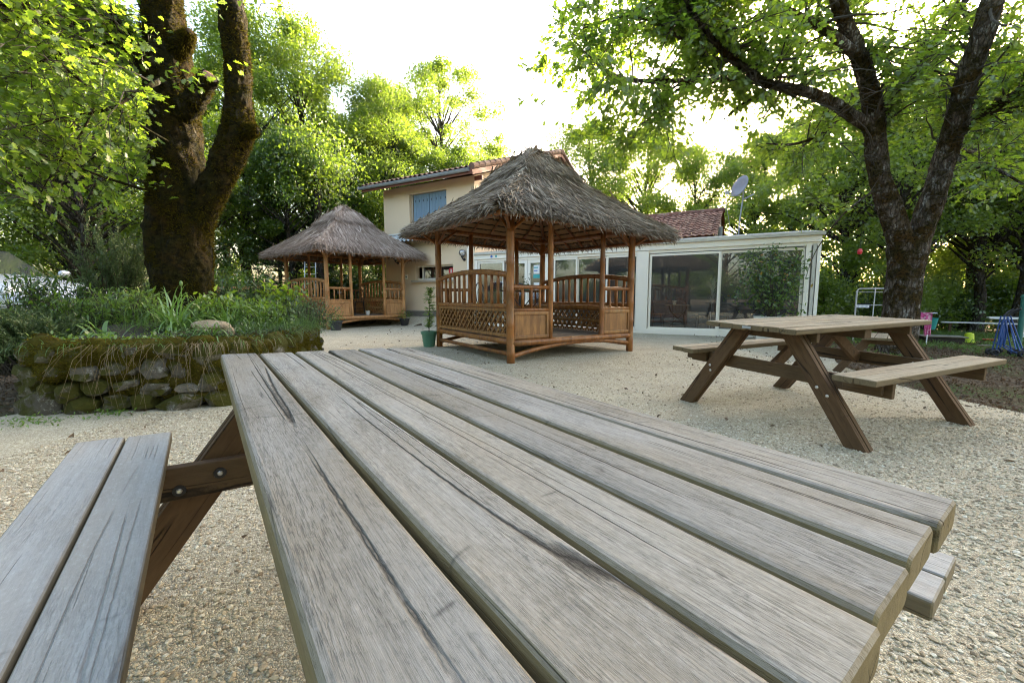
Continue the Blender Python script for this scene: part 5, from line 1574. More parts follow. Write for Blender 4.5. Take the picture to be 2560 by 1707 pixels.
plant('sparse', -8.2, 31, 15.0, 'sparse tree standing left of the tallest sparse tree, further back', group=GW)
plant('lime', -1.5, 33, 12.0, 'pale feathery tree top just left of the house ridge', group=GW)
plant('conifer', -8.6, 20.0, 7.6, 'dark conifer at the left corner of the ochre house', group=GW)
plant('conifer', -10.6, 19.2, 6.2, 'dark low conifer behind the tan thatched gazebo roof', group=GW)
plant('conifer', -6.8, 24.0, 10.5, 'slim dark conifer rising over the gutter of the house', group=GW, sx=.7)
plant('mid', 4.6, 26, 11.2, 'leafy tree with a pointed top right of the house ridge', group=GW)
plant('mid2', 7.6, 25, 10.6, 'round green tree behind the peak of the grey thatch', group=GW)
plant('mid', 10.4, 24, 9.4, 'broad green tree behind the red tile roof', group=GW)
plant('mid2', 12.6, 22.5, 9.2, 'green tree behind the satellite dish', group=GW)
plant('mid', 15.4, 22.5, 8.6, 'green tree right of the satellite dish mast', group=GW)
plant('dark', -9.4, 18.2, 7.5, 'dark leafy tree close behind the tan thatched gazebo', group=GW)
BZ = 'trees behind the camera, mirrored in the panes'
for (k, x, y, H) in (('mid', -5.5, -7.5, 10), ('mid2', -9.5, -9, 10.5), ('mid', -2, -10, 10), ('lime', -13, -12, 12), ('mid2', 3, -11.5, 10), ('mid', -16.5, -6.5, 10), ('open', -20, -2.5, 10), ('mid', 8, -10, 10)):
    plant(k, x, y, H, 'leafy tree standing behind the camera, only mirrored in the glass panes', group=BZ)
BK = 'close set trees of the shady wood on the right'
for (k, x, y, H) in (('mid2', 13.2, 16.5, 9.0), ('open', 16.2, 17.6, 10.5), ('mid', 19.5, 18.0, 10.5), ('mid2', 22.5, 19.2, 10), ('open', 17.6, 14.6, 9.5), ('mid', 23.0, 15.0, 10.2), ('mid2', 25.6, 20.5, 11),
                     ('mid', 20.0, 24.5, 11.0), ('mid2', 25.0, 26.0, 11.5), ('mid', 16.5, 27.0, 11.0), ('mid', 29.5, 23.5, 11.5), ('mid2', 28.2, 17.5, 10.5), ('mid', 31, 29, 12), ('open', 12.8, 13.6, 8.2)):
    plant(k, x, y, H, 'leafy tree in the shady wood to the right of the glass veranda', group=BK)
BL = 'trees of the bright wood on the left'
for (k, x, y, H) in (('lime', -17.5, 17.5, 13), ('lime2', -14.5, 14.0, 11.5), ('mid', -21, 20, 13), ('lime', -24, 15, 12), ('lime2', -18.5, 11.5, 10.5), ('mid2', -13.2, 17.2, 9.5), ('lime', -25, 25, 14), ('lime2', -17.5, 26, 14), ('open', -12.0, 12.0, 8.0), ('mid', -29, 19, 13), ('open', -22.0, 9.5, 9.0), ('lime', -12.5, 27.5, 13.5)):
    plant(k, x, y, H, 'leafy tree in the bright wood to the left of the far gazebo', group=BL)
BB = 'bushes under the trees on the right'
for (k, x, y, H) in (('bush', 10.6, 14.5, 2.4), ('bush2', 12.0, 15.6, 2.2), ('bush3', 13.8, 15.2, 3.0), ('bush', 15.6, 15.8, 2.4), ('bush2', 17.2, 16.4, 2.4), ('bush', 18.8, 15.6, 2.6), ('bush3', 20.5, 16.8, 3.2), ('bush2', 21.5, 14.2, 2.2), ('bush', 11.4, 17.0, 2.6), ('bush3', 23.8, 16.8, 3.0), ('bush2', 15.0, 18.6, 2.8), ('bush', 26, 18, 2.8)):
    plant(k, x, y, H, 'dark green bush at the edge of the wood behind the drying racks', 'shrub', BB)
BC = 'bushes under the trees on the left'
for (k, x, y, H) in (('bush4', -9.6, 12.6, 2.0), ('bush4', -11.2, 14.8, 3.0), ('bush4', -11.8, 17.2, 2.4), ('bush', -8.8, 18.6, 2.2), ('bush2', -7.2, 19.4, 2.4), ('bush4', -14.2, 11.2, 3.0), ('bush4', -16.0, 13.0, 2.6), ('bush3', -9.8, 20.5, 3.0), ('bush', -13.2, 19.6, 2.6), ('bush4', -18, 15, 2.6), ('bush4', -8.2, 9.8, 1.7)):
    plant(k, x, y, H, 'green bush at the edge of the wood behind the mossy oak', 'shrub', BC)
# ================================================================ stone planter under the left oak
def stonemat(name, a, b, moss=.35):
    t = NT(name)
    r = t.rnd(); p = t.obj()
    c = t.mix(r, a, b)
    c = t.mix(t.math('MULTIPLY', t.noise(p, 16, 6, .75), .8), c, tuple(k * .35 for k in a))
    c = t.mix(t.ramp(t.noise(p, 12, 5, .8), (.55, 0.), (.66, .8)), c, (.42, .41, .37))
    m = t.ramp(t.math('ADD', t.noise(p, 3.2, 5, .7), t.math('MULTIPLY', t.n('SeparateXYZ', {0: t.n('NewGeometry', out=1)}, out=2), .12)), (.60 - moss * .3, 0.), (.68 - moss * .25, 1.))
    c = t.mix(m, c, t.mix(t.noise(p, 45, 4, .7), (.022, .026, .005), (.085, .078, .014)))
    return t.pbr(c, .92, t.bump(t.math('ADD', t.noise(p, 18, 5, .7), t.noise(p, 70, 4, .7)), .8, .02), .15)
M['wall_stone'] = stonemat('mossy_wall_stone', (.13, .115, .095), (.23, .21, .175), .62)
M['tan_stone'] = stonemat('tan_stone', (.44, .33, .20), (.52, .42, .29), -.4)
M['earth'] = plain('dark_earth', (.035, .026, .018), .95, .4, 20, bump=.5, bscale=60)

OUT = [(-4.42, 3.78), (-4.22, 3.56), (-3.93, 3.50), (-3.60, 3.58), (-3.25, 3.66), (-2.95, 3.73), (-2.62, 3.88), (-2.47, 4.3), (-2.50, 4.95), (-2.66, 5.6), (-2.95, 6.25), (-3.5, 6.9), (-4.3, 7.2), (-5.1, 7.0), (-5.6, 6.4), (-5.75, 5.7), (-5.45, 5.0), (-5.05, 4.5), (-4.7, 4.1)]
def outline(n=240):
    P = [Vector((*p, 0)) for p in OUT]; m = len(P); out = []
    for i in range(m):
        p0, p1, p2, p3 = P[i - 1], P[i], P[(i + 1) % m], P[(i + 2) % m]
        for k in range(n // m + 1):
            t = k / (n // m + 1); t2, t3 = t * t, t ** 3
            out.append(.5 * ((2 * p1) + (p2 - p0) * t + (2 * p0 - 5 * p1 + 4 * p2 - p3) * t2 + (3 * p1 - p0 - 3 * p2 + p3) * t3))
    return out
OL = outline()
pc = Vector((-4.4, 5.4, 0))
def inner(p, d):
    v = pc - p
    return p + v.normalized() * d
def planter():
    rg = random.Random(5)
    t = empty('stone_planter', pc, 0, 'round dry stone planter wall overgrown with moss, at the foot of the mossy oak', 'planter')
    m = MB()
    per = [(OL[(i + 1) % len(OL)] - OL[i]).length for i in range(len(OL))]; tot = sum(per)
    def along(s):
        s %= tot; i = 0
        while s > per[i]: s -= per[i]; i = (i + 1) % len(OL)
        return OL[i].lerp(OL[(i + 1) % len(OL)], s / per[i])
    z = .0; row = 0
    while z < .56:
        hgt = rg.uniform(.12, .17) * (1.25 if row == 0 else 1)
        s = rg.uniform(0, .2)
        while s < tot:
            wd = rg.choice((.10, .14, .18, .22, .28, .36)) * rg.uniform(.85, 1.2) * (1.2 if row == 0 else 1)
            p = along(s + wd / 2); q = along(s + wd); q0 = along(s)
            tg = (q - q0); ang = math.atan2(tg.y, tg.x)
            if p.y < 6.6:
                vs, fs = ico(2)
                o = Vector((rg.uniform(-50, 50), rg.uniform(-50, 50), 0)); out = []; dz = rg.uniform(-.03, .03); tilt = Matrix.Rotation(rg.gauss(0, .16), 3, 'Y')
                pp = inner(p, .06 + .10 * z + rg.uniform(-.03, .03)) - pc
                hh = hgt * rg.uniform(.7, 1.45)
                for v in vs:
                    v = Vector(v)
                    c = Vector([math.copysign(abs(a) ** .78, a) for a in v])
                    k = 1 + .42 * mnoise.noise(v * 1.5 + o) + .16 * mnoise.noise(v * 4 + o)
                    c = Vector((c.x * wd * .53 * k, c.y * .13 * k, c.z * hh * .53 * k))
                    c = Matrix.Rotation(ang, 3, 'Z') @ (tilt @ c)
                    out.append(pp + c + Vector((0, 0, z + hgt / 2 - .02 + dz)))
                m.add(out, fs, rg.random())
            s += wd * .98
        z += hgt * .9; row += 1
    m.build('stonework', M['wall_stone'], t, smooth=False)
    # backing, earth on top
    b = MB(); n = len(OL)
    I1 = [inner(p, .14) - pc for p in OL]
    def eh(p): return .56 + .12 * min(1, (Vector((p.x, p.y, 0)) + pc - pc).length * 0 + .5)
    b.add([(p.x, p.y, -.05) for p in I1] + [(p.x, p.y, .54) for p in I1], [(i, (i + 1) % n, n + (i + 1) % n, n + i) for i in range(n)])
    rings = [I1] + [[p * f for p in I1] for f in (.85, .65, .4, .15)]
    hs = [.54, .60, .66, .74, .80]
    V = [(p.x, p.y, h_ + .03 * mnoise.noise(Vector((p.x * 3, p.y * 3, 0)))) for r_, h_ in zip(rings, hs) for p in r_]
    F = [(k * n + i, k * n + (i + 1) % n, (k + 1) * n + (i + 1) % n, (k + 1) * n + i) for k in range(len(rings) - 1) for i in range(n)]
    b.add(V, F)
    b.build('earth', M['earth'], t, smooth=True)
    # moss cushions over the upper half of the wall, with a nap of little blades
    ms = MB(); fz = MB()
    for k in range(420):
        p = along(rg.random() * tot)
        if p.y > 6.7 : continue
        zz = .04 + .58 * rg.random() ** .7
        zz = min(.60, zz)
        dens = sst(-.25, .2, mnoise.noise(Vector((p.x * 1.3, p.y * 1.3, zz * 2.0))) + (zz - .22) * 1.1 + (.34 if p.x > -3.85 else -.06))
        if rg.random() > dens: continue
        c = inner(p, .03 + .09 * zz) - pc; c.z = zz
        r_ = rg.uniform(.035, .095)
        nrm = (p - pc).normalized(); ang = math.atan2(nrm.y, nrm.x)
        vs, fs = ico(2); o = Vector((rg.uniform(-50, 50), 0, 0)); out = []
        for v in vs:
            k2 = 1 + .5 * mnoise.noise(Vector(v) * 2 + o)
            q = Matrix.Rotation(ang, 3, 'Z') @ Vector((v[0] * r_ * .42 * k2, v[1] * r_ * 1.3 * k2, v[2] * r_ * .8 * k2))
            out.append(c + q)
        ms.add(out, fs, rg.random())
        for _ in range(90):
            v = Vector((rg.gauss(0, 1), rg.gauss(0, 1), rg.gauss(0, 1))).normalized()
            if (v.dot(Vector((1, 0, 0)))) < -.3: v.x = -v.x
            k2 = 1 + .5 * mnoise.noise(v * 2 + o)
            q = c + Matrix.Rotation(ang, 3, 'Z') @ Vector((v.x * r_ * .42 * k2, v.y * r_ * 1.3 * k2, v.z * r_ * .8 * k2))
            d = (nrm + Vector((rg.gauss(0, .6), rg.gauss(0, .6), rg.gauss(0, .5) - .2))).normalized()
            s = Vector((rg.gauss(0, 1), rg.gauss(0, 1), rg.gauss(0, 1))).normalized() * rg.uniform(.003, .007)
            fz.add([q - s, q + s, q + d * rg.uniform(.010, .034)], [(0, 1, 2)], rg.random())
    ov = MB()
    for k in range(420):
        p = along(rg.random() * tot)
        if p.y > 6.6: continue
        q = inner(p, .06) - pc; q.z = .57
        nrm = (p - pc).normalized()
        blade(ov, q + Vector((rg.gauss(0, .03), rg.gauss(0, .03), 0)), nrm * rg.uniform(.2, 1.2) + Vector((rg.gauss(0, .4), rg.gauss(0, .4), 1)), rg.uniform(.10, .28), rg.uniform(.003, .008), rg, rg.uniform(1.4, 3.2), 5)
    ov.build('rim_grass', M['grass'], t)
    # a thick blanket of moss hanging down over the stones
    ds = .022; ns = int(tot / ds); zs = [.06 + .022 * i for i in range(27)]
    pt = {}
    def cover(p, z):
        n1 = mnoise.noise(Vector((p.x * 2.1, p.y * 2.1, z * 2.6))); n2 = mnoise.noise(Vector((p.x * 7, p.y * 7, z * 7)))
        side = .34 if p.x > -3.75 else (.34 - (-3.75 - p.x) * .55)
        return (z - .40) * 1.7 + side + n1 * .55 + n2 * .30
    for i in range(ns):
        p = along(i * ds)
        if p.y > 6.7: continue
        nrm = (p - pc).normalized()
        for j, z in enumerate(zs):
            c = cover(p, z)
            if c < -.04: continue
            lump = .5 + mnoise.noise(Vector((p.x * 6, p.y * 6, z * 7))) + .5 * mnoise.noise(Vector((p.x * 19, p.y * 19, z * 21)))
            off = -.02 - .10 * z + min(.09, max(0, c + .04) * .35) * (.55 + .6 * lump)
            if z > .56: off -= (z - .56) * 2.2
            pt[i, j] = (p - pc + nrm * off + Vector((0, 0, z)), nrm)
    idx = {k: n_ for n_, k in enumerate(pt)}
    V = [pt[k][0] for k in idx]; F = []
    for (i, j) in idx:
        q = [(i, j), (i + 1, j), (i + 1, j + 1), (i, j + 1)]
        if all(k in idx for k in q): F.append(tuple(idx[k] for k in q))
    mb_ = MB(); mb_.add(V, F, .5); mb_.build('moss_blanket', M['moss_ground'], t, smooth=True)
    ks = list(pt)
    for _ in range(42000):
        q, nrm = pt[rg.choice(ks)]
        q = q + Vector((rg.uniform(-.012, .012), rg.uniform(-.012, .012), rg.uniform(-.012, .012)))
        d = (nrm + Vector((rg.gauss(0, .6), rg.gauss(0, .6), rg.gauss(0, .5) - .25))).normalized()
        s_ = Vector((rg.gauss(0, 1), rg.gauss(0, 1), rg.gauss(0, 1))).normalized() * rg.uniform(.0025, .006)
        fz.add([q - s_, q + s_, q + d * rg.uniform(.010, .032)], [(0, 1, 2)], rg.random())
    ms.build('moss_cushion', M['moss_ground'], t, smooth=True)
    fz.build('moss', M['moss_green'], t)
    # dry runners hanging down the front of the wall
    h = MB()
    for k in range(46):
        x = rg.uniform(-3.75, -2.6)
        p = min(OL, key=lambda q: (q.x - x) ** 2 + (q.y - 3.6) ** 2)
        a = p - pc + Vector((rg.uniform(-.1, .1), -.02, .60)); L = rg.uniform(.2, .6)
        b_ = a + Vector((rg.uniform(-.25, .25), -.10 - .05 * rg.random(), -L))
        h.tube([a, a.lerp(b_, .35) + Vector((0, -.05, .04)), b_], [.0018, .0015, .0009], 3, rg.random(), cap=False)
    for k in range(60):
        x = rg.uniform(-3.0, -2.5); p = min(OL, key=lambda q: (q.x - x) ** 2 + (q.y - rg.uniform(3.7, 6)) ** 2)
        blade(h, p - pc + Vector((rg.uniform(-.06, .06), rg.uniform(-.06, .06), .58)), (p - pc).normalized() + Vector((rg.gauss(0, .3), rg.gauss(0, .3), .7)), rg.uniform(.15, .35), .004, rg, 2.2, 5)
    h.build('dry_runner', M['dry'], t)
def mossground():
    t = NT('moss_cushion')
    p = t.obj()
    c = t.mix(t.noise(p, 40, 4, .75), (.022, .021, .003), (.105, .088, .012))
    c = t.mix(t.ramp(t.noise(p, 5, 4, .6), (.45, 0.), (.7, .7)), c, (.075, .050, .014))
    return t.pbr(c, .95, t.bump(t.noise(p, 90, 4, .7), .9, .01), .1)
M['moss_ground'] = mossground()
planter()

b = MB(); rgb = random.Random(3); b.blob((0, 0, 0), .17, rgb, 4, .22, 1.3, (1.15, .6, .5)); o = b.build('boulder', M['tan_stone'], smooth=True, loc=(-3.03, 4.20, .685))
tag(o, 'tan limestone boulder lying on the rim of the mossy planter', 'rock')

def clump(name, loc, label, cat, build, matn, extra=None):
    o = empty(name, loc, 0, label, cat)
    m = MB(); build(m); m.build('leaves', M[matn], o)
    if extra: extra(o)
    return o
rp = random.Random(17)
def straps(n, L, w, spread, droop, seg=8):
    def f(m):
        for _ in range(n):
            a = rp.uniform(0, 2 * PI); s = rp.uniform(.1, spread)
            blade(m, (rp.gauss(0, .04), rp.gauss(0, .04), 0), (math.cos(a) * s, math.sin(a) * s, 1), rp.uniform(*L), rp.uniform(*w), rp, rp.uniform(*droop), seg)
    return f
def bud(o):
    m = MB(); m.tube([(.06, .02, 0), (.08, .0, .25), (.10, 0, .52)], [.004, .004, .0035], 5); m.lathe([(0, -.012), (.012, .0), (.016, .02), (.012, .042), (0, .052)], 10, (.10, 0, .53)); m.build('bud_stem', M['strap'], o)
clump('daylily', (-3.55, 4.38, .60), 'arching daylily clump with a single bud on a tall stem, on the planter rim', 'plant', straps(110, (.38, .72), (.014, .026), 1.0, (1.0, 2.8)), 'strap', bud)
clump('daylily', (-2.95, 4.05, .58), 'short strap leaved daylily hanging over the wall right of the boulder', 'plant', straps(45, (.22, .42), (.010, .018), 1.2, (1.6, 3.2)), 'strap')
clump('daylily', (-3.25, 4.75, .64), 'finer leaved daylily clump behind the tan boulder', 'plant', straps(60, (.3, .55), (.009, .016), .9, (1.0, 2.2)), 'strap')
clump('tulip_plant', (-4.15, 4.18, .56), 'broad leaved tulip plant with pale drooping leaves at the left of the planter', 'plant', straps(15, (.22, .36), (.035, .06), .8, (1.2, 2.6)), 'strap')
clump('tulip_plant', (-3.92, 4.0, .55), 'small pale leaved tulip plant next to the daylily', 'plant', straps(9, (.14, .26), (.03, .05), 1.0, (1.5, 2.8)), 'strap')

def herb_mass(name, seed, pts, n, leaf, tmpl, ls, hgt, label, cat='plants', kind=None, sp=.12):
    """leafy stems filling part of the planter top"""
    rg = random.Random(seed); ng = np.random.default_rng(seed)
    c0 = Vector(pts[0]); o = empty(name, c0, 0, label, cat)
    m = MB(); st = MB(); P = []
    for k in range(n):
        c = Vector(rg.choice(pts)) - c0 + Vector((rg.gauss(0, sp), rg.gauss(0, sp), 0))
        h = rg.uniform(.5, 1) * hgt
        e = c + Vector((rg.gauss(0, .12), rg.gauss(0, .12), h))
        st.tube([c, c.lerp(e, .5), e], [.004, .003, .0015], 3, cap=False)
        q = np.linspace(.25, 1, 10)[:, None]
        P.append(np.array(c[:]) * (1 - q) + np.array(e[:]) * q + ng.normal(size=(10, 3)) * .035)
    P = np.concatenate(P); leaves(m, P, ng.uniform(*ls, len(P)), ng, tmpl, up=.8)
    m.build('leaves', M[leaf], o); st.build('stem', M['twig'], o)
    return o
herb_mass('herb_clump', 1, [(-4.6, 4.9, .66), (-4.9, 5.2, .7), (-4.2, 4.8, .68), (-5.3, 5.0, .65)], 330, 'herb', LANCE, (.05, .10), .42, 'dark leafy herbs filling the planter left of the trunk', 'plant')
herb_mass('herb_clump', 2, [(-3.6, 5.0, .68), (-3.3, 5.4, .66), (-3.0, 5.0, .62)], 330, 'herb', OVAL, (.035, .07), .34, 'leafy green herbs right of the mossy trunk', 'plant')
herb_mass('oak_seedling', 3, [(-3.35, 6.2, .62), (-3.45, 6.3, .62)], 60, 'leaf_near', OAK, (.07, .12), .62, 'young oak seedling with bright lobed leaves in front of the far gazebo', 'plant')
herb_mass('oak_seedling', 4, [(-3.7, 5.3, .62)], 34, 'leaf_near', OAK, (.07, .12), .45, 'oak seedling with lobed leaves close to the mossy trunk', 'plant')
herb_mass('periwinkle', 5, [(-2.95, 4.15, .58), (-2.78, 4.3, .57), (-3.1, 4.1, .58), (-2.7, 4.7, .57)], 210, 'leaf_dark', OVAL, (.018, .034), .13, 'small leaved dark green creeper around the tan boulder', 'plant')
herb_mass('sage_plant', 6, [(-2.95, 5.9, .6), (-2.85, 5.6, .6), (-3.0, 6.2, .6)], 150, 'lavender', LANCE, (.04, .07), .40, 'silvery sage plant at the right end of the planter', 'plant')
for i_, (x_, y_) in enumerate(((-4.05, 3.78), (-3.75, 3.80), (-3.45, 3.92), (-3.3, 4.05))):
    clump('moss_fern', (x_, y_, .55), ('tiny ferny plant on the wall rim below the tulip leaves', 'low ferny plant on the wall rim under the daylily', 'low leafy rosette on the wall rim between daylily and boulder', 'small green rosette just left of the tan boulder')[i_], 'plant',
          lambda m: leaves(m, nr.normal(size=(260, 3)) * np.array([.12, .08, .035]) + np.array([0, 0, .05]), nr.uniform(.02, .05, 260), nr, OVAL, up=.8), 'herb')
herb_mass('herb_clump', 8, [(-5.6, 5.6, .66), (-5.9, 5.2, .64), (-5.2, 6.2, .7), (-4.4, 6.4, .7), (-3.8, 6.3, .68)], 360, 'leaf_dark', LANCE, (.07, .13), .75, 'tall dark leafy growth behind the mossy trunk', 'plant')
gm = clump('grass_tussock', (-2.85, 5.1, .60), 'soft green grass tussock spilling over the right side of the planter', 'plant', lambda m: [blade(m, (rp.gauss(0, .16), rp.gauss(0, .36), 0), (rp.gauss(.2, .6), rp.gauss(-.1, .6), 1), rp.uniform(.2, .42), rp.uniform(.003, .006), rp, rp.uniform(1.2, 2.6), 6) for _ in range(1500)], 'grass')
clump('grass_tussock', (-3.75, 4.55, .60), 'thin grass growing between the daylily and the trunk', 'plant', lambda m: [blade(m, (rp.gauss(0, .3), rp.gauss(0, .15), 0), (rp.gauss(0, .5), rp.gauss(-.1, .5), 1), rp.uniform(.2, .45), rp.uniform(.003, .006), rp, rp.uniform(.8, 2.2), 6) for _ in range(600)], 'grass')

def needle_shrub(loc, seed, n, H, R_, label, leanx=0.0, matn='lavender', dead=.35):
    rg = random.Random(seed); ng = np.random.default_rng(seed)
    o = empty('lavender_bush', loc, 0, label, 'shrub')
    st = MB(); m = MB(); dd = MB(); P, D = [], []
    for k in range(n):
        a = rg.uniform(0, 2 * PI); s = rg.random() ** .6
        d = Vector((math.cos(a) * s * R_ / H + leanx, math.sin(a) * s * R_ / H, 1)).normalized()
        p = Vector((rg.gauss(0, .08), rg.gauss(0, .08), 0)); L = rg.uniform(.55, 1.05) * H * (1.25 - .25 * (1 - s)); pts = [p.copy()]
        for i in range(6):
            d = (d + Vector((rg.gauss(0, .10), rg.gauss(0, .10), rg.gauss(.0, .10) + .03))).normalized(); p = p + d * L / 6; pts.append(p.copy())
        st.tube(pts, [.007, .006, .005, .004, .003, .002, .001], 4, rg.random(), cap=False)
        for i in range(26):
            q = (.45 + .55 * (i / 25)) * 6; j = min(5, int(q)); c = pts[j].lerp(pts[j + 1], q - j)
            for _ in range(4):
                P.append((c + Vector((rg.gauss(0, .012), rg.gauss(0, .012), rg.gauss(0, .012))))[:]); D.append((d + Vector((rg.gauss(0, .6), rg.gauss(0, .6), rg.gauss(0, .4))))[:])
        if rg.random() < dead:
            q = pts[2].copy(); d2 = Vector((rg.gauss(0, 1), rg.gauss(0, 1), rg.gauss(-.2, .4))).normalized()
            st.tube([q, q + d2 * .15, q + d2 * .3 + Vector((0, 0, -.03))], [.004, .003, .001], 3, cap=False)
    leaves(m, np.array(P), ng.uniform(.03, .06, len(P)), ng, LANCE, dirs=np.array(D), up=.2)
    st.build('stem', M['twig'], o); m.build('needles', M[matn], o)
    return o
needle_shrub((-4.75, 4.15, .46), 71, 120, .40, .55, 'big woody lavender bush drooping over the left end of the planter', -.25)
needle_shrub((-5.6, 4.7, .50), 72, 120, .40, .6, 'tall bushy lavender at the far left edge of the planter', -.1)
needle_shrub((-5.25, 5.6, .68), 73, 90, 1.15, .36, 'tall grey rosemary bush reaching up left of the mossy trunk', .1)
needle_shrub((-4.75, 3.9, .28), 74, 70, .5, .5, 'leggy bare stemmed lavender hanging over the left wall corner', -.7, dead=1.0)

# ---------------------------------------------------------------- parked car behind the planter
M['car_paint'] = plain('silver_car_paint', (.50, .54, .60), .25, .03, 2, metal=.35)
M['tyre'] = M['rubber']
M['car_glass'] = plain('car_glass', (.03, .035, .04), .08)
M['lamp_glass'] = plain('headlight', (.70, .72, .75), .12)
def parked_car(loc, rz, label, paint):
    c = empty('parked_car', loc, rz, label, 'car')
    # stations along the car: x, belt half width, sill z, bonnet/belt z, roof z (None without cabin)
    st = [(2.02, .52, .40, .62), (1.95, .74, .32, .74), (1.6, .84, .28, .86), (1.0, .87, .26, .96), (.4, .88, .26, 1.02), (-.6, .88, .26, 1.04), (-1.5, .87, .28, 1.05), (-1.95, .82, .34, 1.0), (-2.08, .66, .45, .85)]
    V = []; n = 12
    for (x, w, z0, z1) in st:
        for k in range(n):
            a = 2 * PI * k / n + PI / n
            cx, cz = math.cos(a), math.sin(a)
            V.append((x, w * math.copysign(abs(cx) ** .45, cx), (z0 + z1) / 2 + (z1 - z0) / 2 * math.copysign(abs(cz) ** .45, cz)))
    F = [(i * n + k, i * n + (k + 1) % n, (i + 1) * n + (k + 1) % n, (i + 1) * n + k) for i in range(len(st) - 1) for k in range(n)] + [tuple(range(n)), tuple((len(st) - 1) * n + k for k in range(n - 1, -1, -1))]
    m = MB(); m.add(V, F); b = m.build('body', paint, c, smooth=True)
    cab = [(.45, .80, .98, .99), (-.25, .74, 1.0, 1.42), (-.6, .72, 1.0, 1.48), (-1.1, .71, 1.0, 1.47), (-1.75, .74, 1.0, 1.16)]
    V = []
    for (x, w, z0, z1) in cab: V += [(x, -.84, z0), (x, -w, z1), (x, w, z1), (x, .84, z0)]
    m = MB(); m.add(V, [(i * 4 + k, i * 4 + k + 1, i * 4 + k + 5, i * 4 + k + 4) for i in range(4) for k in range(3)])
    m.build('window', M['car_glass'], c, smooth=False)
    m = MB()
    V = []
    for (x, w, z0, z1) in cab[1:4]: V += [(x, -w - .015, z1 + .005), (x, -w * .8, z1 + .04), (x, w * .8, z1 + .04), (x, w + .015, z1 + .005)]
    m.add(V, [(i * 4 + k, i * 4 + k + 1, i * 4 + k + 5, i * 4 + k + 4) for i in range(2) for k in range(3)])
    m.build('roof', paint, c, smooth=True)
    for x in (1.28, -1.32):
        for y in (-.80, .80):
            w = MB(); Mx = Matrix.Rotation(PI / 2, 3, 'X')
            w.lathe([(.20, -.1), (.31, -.1), (.33, -.07), (.33, .07), (.31, .1), (.20, .1)], 24, (x, y, .32), M=Mx)
            wo = w.build('wheel', M['tyre'], c, smooth=False)
            w = MB(); w.lathe([(0, -.105), (.06, -.10), (.19, -.08), (.205, -.10), (.205, .10), (.19, .08), (0, .105)], 20, (x, y, .32), M=Mx); w.build('rim', M['steel'], wo)
            w = MB(); s = 1 if y > 0 else -1
            w.tube([(x + .40 * math.cos(a), y + s * .07, .32 + .40 * math.sin(a)) for a in [PI * i / 10 for i in range(11)]], .03, 6); w.build('wheel_arch', M['rubber'], c)
    for y in (-.60, .60):
        m = MB(); m.blob((1.88, y, .70), .13, random.Random(2), 2, .02, 1, (.5, 1.1, .75)); m.build('headlight', M['lamp_glass'], c, smooth=True)
    m = MB(); m.box((2.0, 0, .55), (.06, .9, .12)); m.build('grille', M['rubber'], c)
    for y in (-.93, .93):
        m = MB(); m.blob((.62, y, 1.05), .09, random.Random(2), 2, .02, 1, (.6, 1.1, .7)); m.build('mirror', paint, c, smooth=True)
    return c
parked_car((-9.9, 7.6, gh(-9.9, 7.6) + .0), R(-8), 'silver car parked behind the lavender bushes on the left', M['car_paint']).scale = (1.12, 1.12, 1.16)
M['car_white'] = plain('white_car_paint', (.60, .65, .70), .3, .03, 2)
parked_car((-18.6, 14.4, gh(-18.6, 14.4) + .0), R(20), 'pale car glimpsed at the far left edge through the leaves', M['car_white'])

# ladder leaning on a tree behind the far gazebo
ld = empty('ladder', (-8.30, 17.3, gh(-8.3, 17.3)), R(15), 'aluminium ladder leaning on a dark trunk behind the far gazebo', 'ladder')
M['alu'] = plain('aluminium', (.62, .63, .63), .35, metal=.5)
for sx in (-1, 1):
    m = MB(); m.plank((sx * .24, -.45, 0), (sx * .19, .35, 3.1), .03, .07, (0, 1, 0), .004); m.build('stile', M['alu'], ld)
for k in range(10):
    q = (k + .7) / 10.5; m = MB(); m.tube([(-.235 + .045 * q, -.45 + .8 * q, 3.1 * q), (.235 - .045 * q, -.45 + .8 * q, 3.1 * q)], .015, 8); m.build('rung', M['alu'], ld)
lt = empty('tree_trunk', (-8.2, 17.85, 0), 0, 'dark trunk that the aluminium ladder leans on', 'tree')
m = MB(); limb(m, [Vector((0, 0, -.1)), Vector((.05, 0, 1.5)), Vector((0, .1, 3.2)), Vector((.1, .1, 6)), Vector((.1, .2, 8))], [.24, .19, .17, .14, .05], 12, 5, .08, 4); m.build('trunk', M['bark_wood'], lt, smooth=True)
ng_ = np.random.default_rng(9)
m = MB(); P = ng_.normal(size=(5000, 3)) * np.array([.9, .9, .8]) + np.array([0, 0, 6.6]); leaves(m, P, ng_.uniform(.1, .17, 5000), ng_, KITE); m.build('crown', M['leaf_mid'], lt)
# timber handrail left of the far gazebo
hr = empty('handrail', (-7.35, 11.2, gh(-7.35, 11.2)), R(8), 'short orange timber handrail left of the far gazebo', 'fence')
m = MB(); m.plank((-.55, 0, 1.15), (.55, 0, 1.15), .11, .06, (0, 0, 1), .006); m.build('top_rail', M['slat2'], hr)
for x in (-.45, .45):
    m = MB(); m.plank((x, 0, -.05), (x, 0, 1.12), .08, .08, (0, 1, 0), .006); m.build('post', M['slat2'], hr)

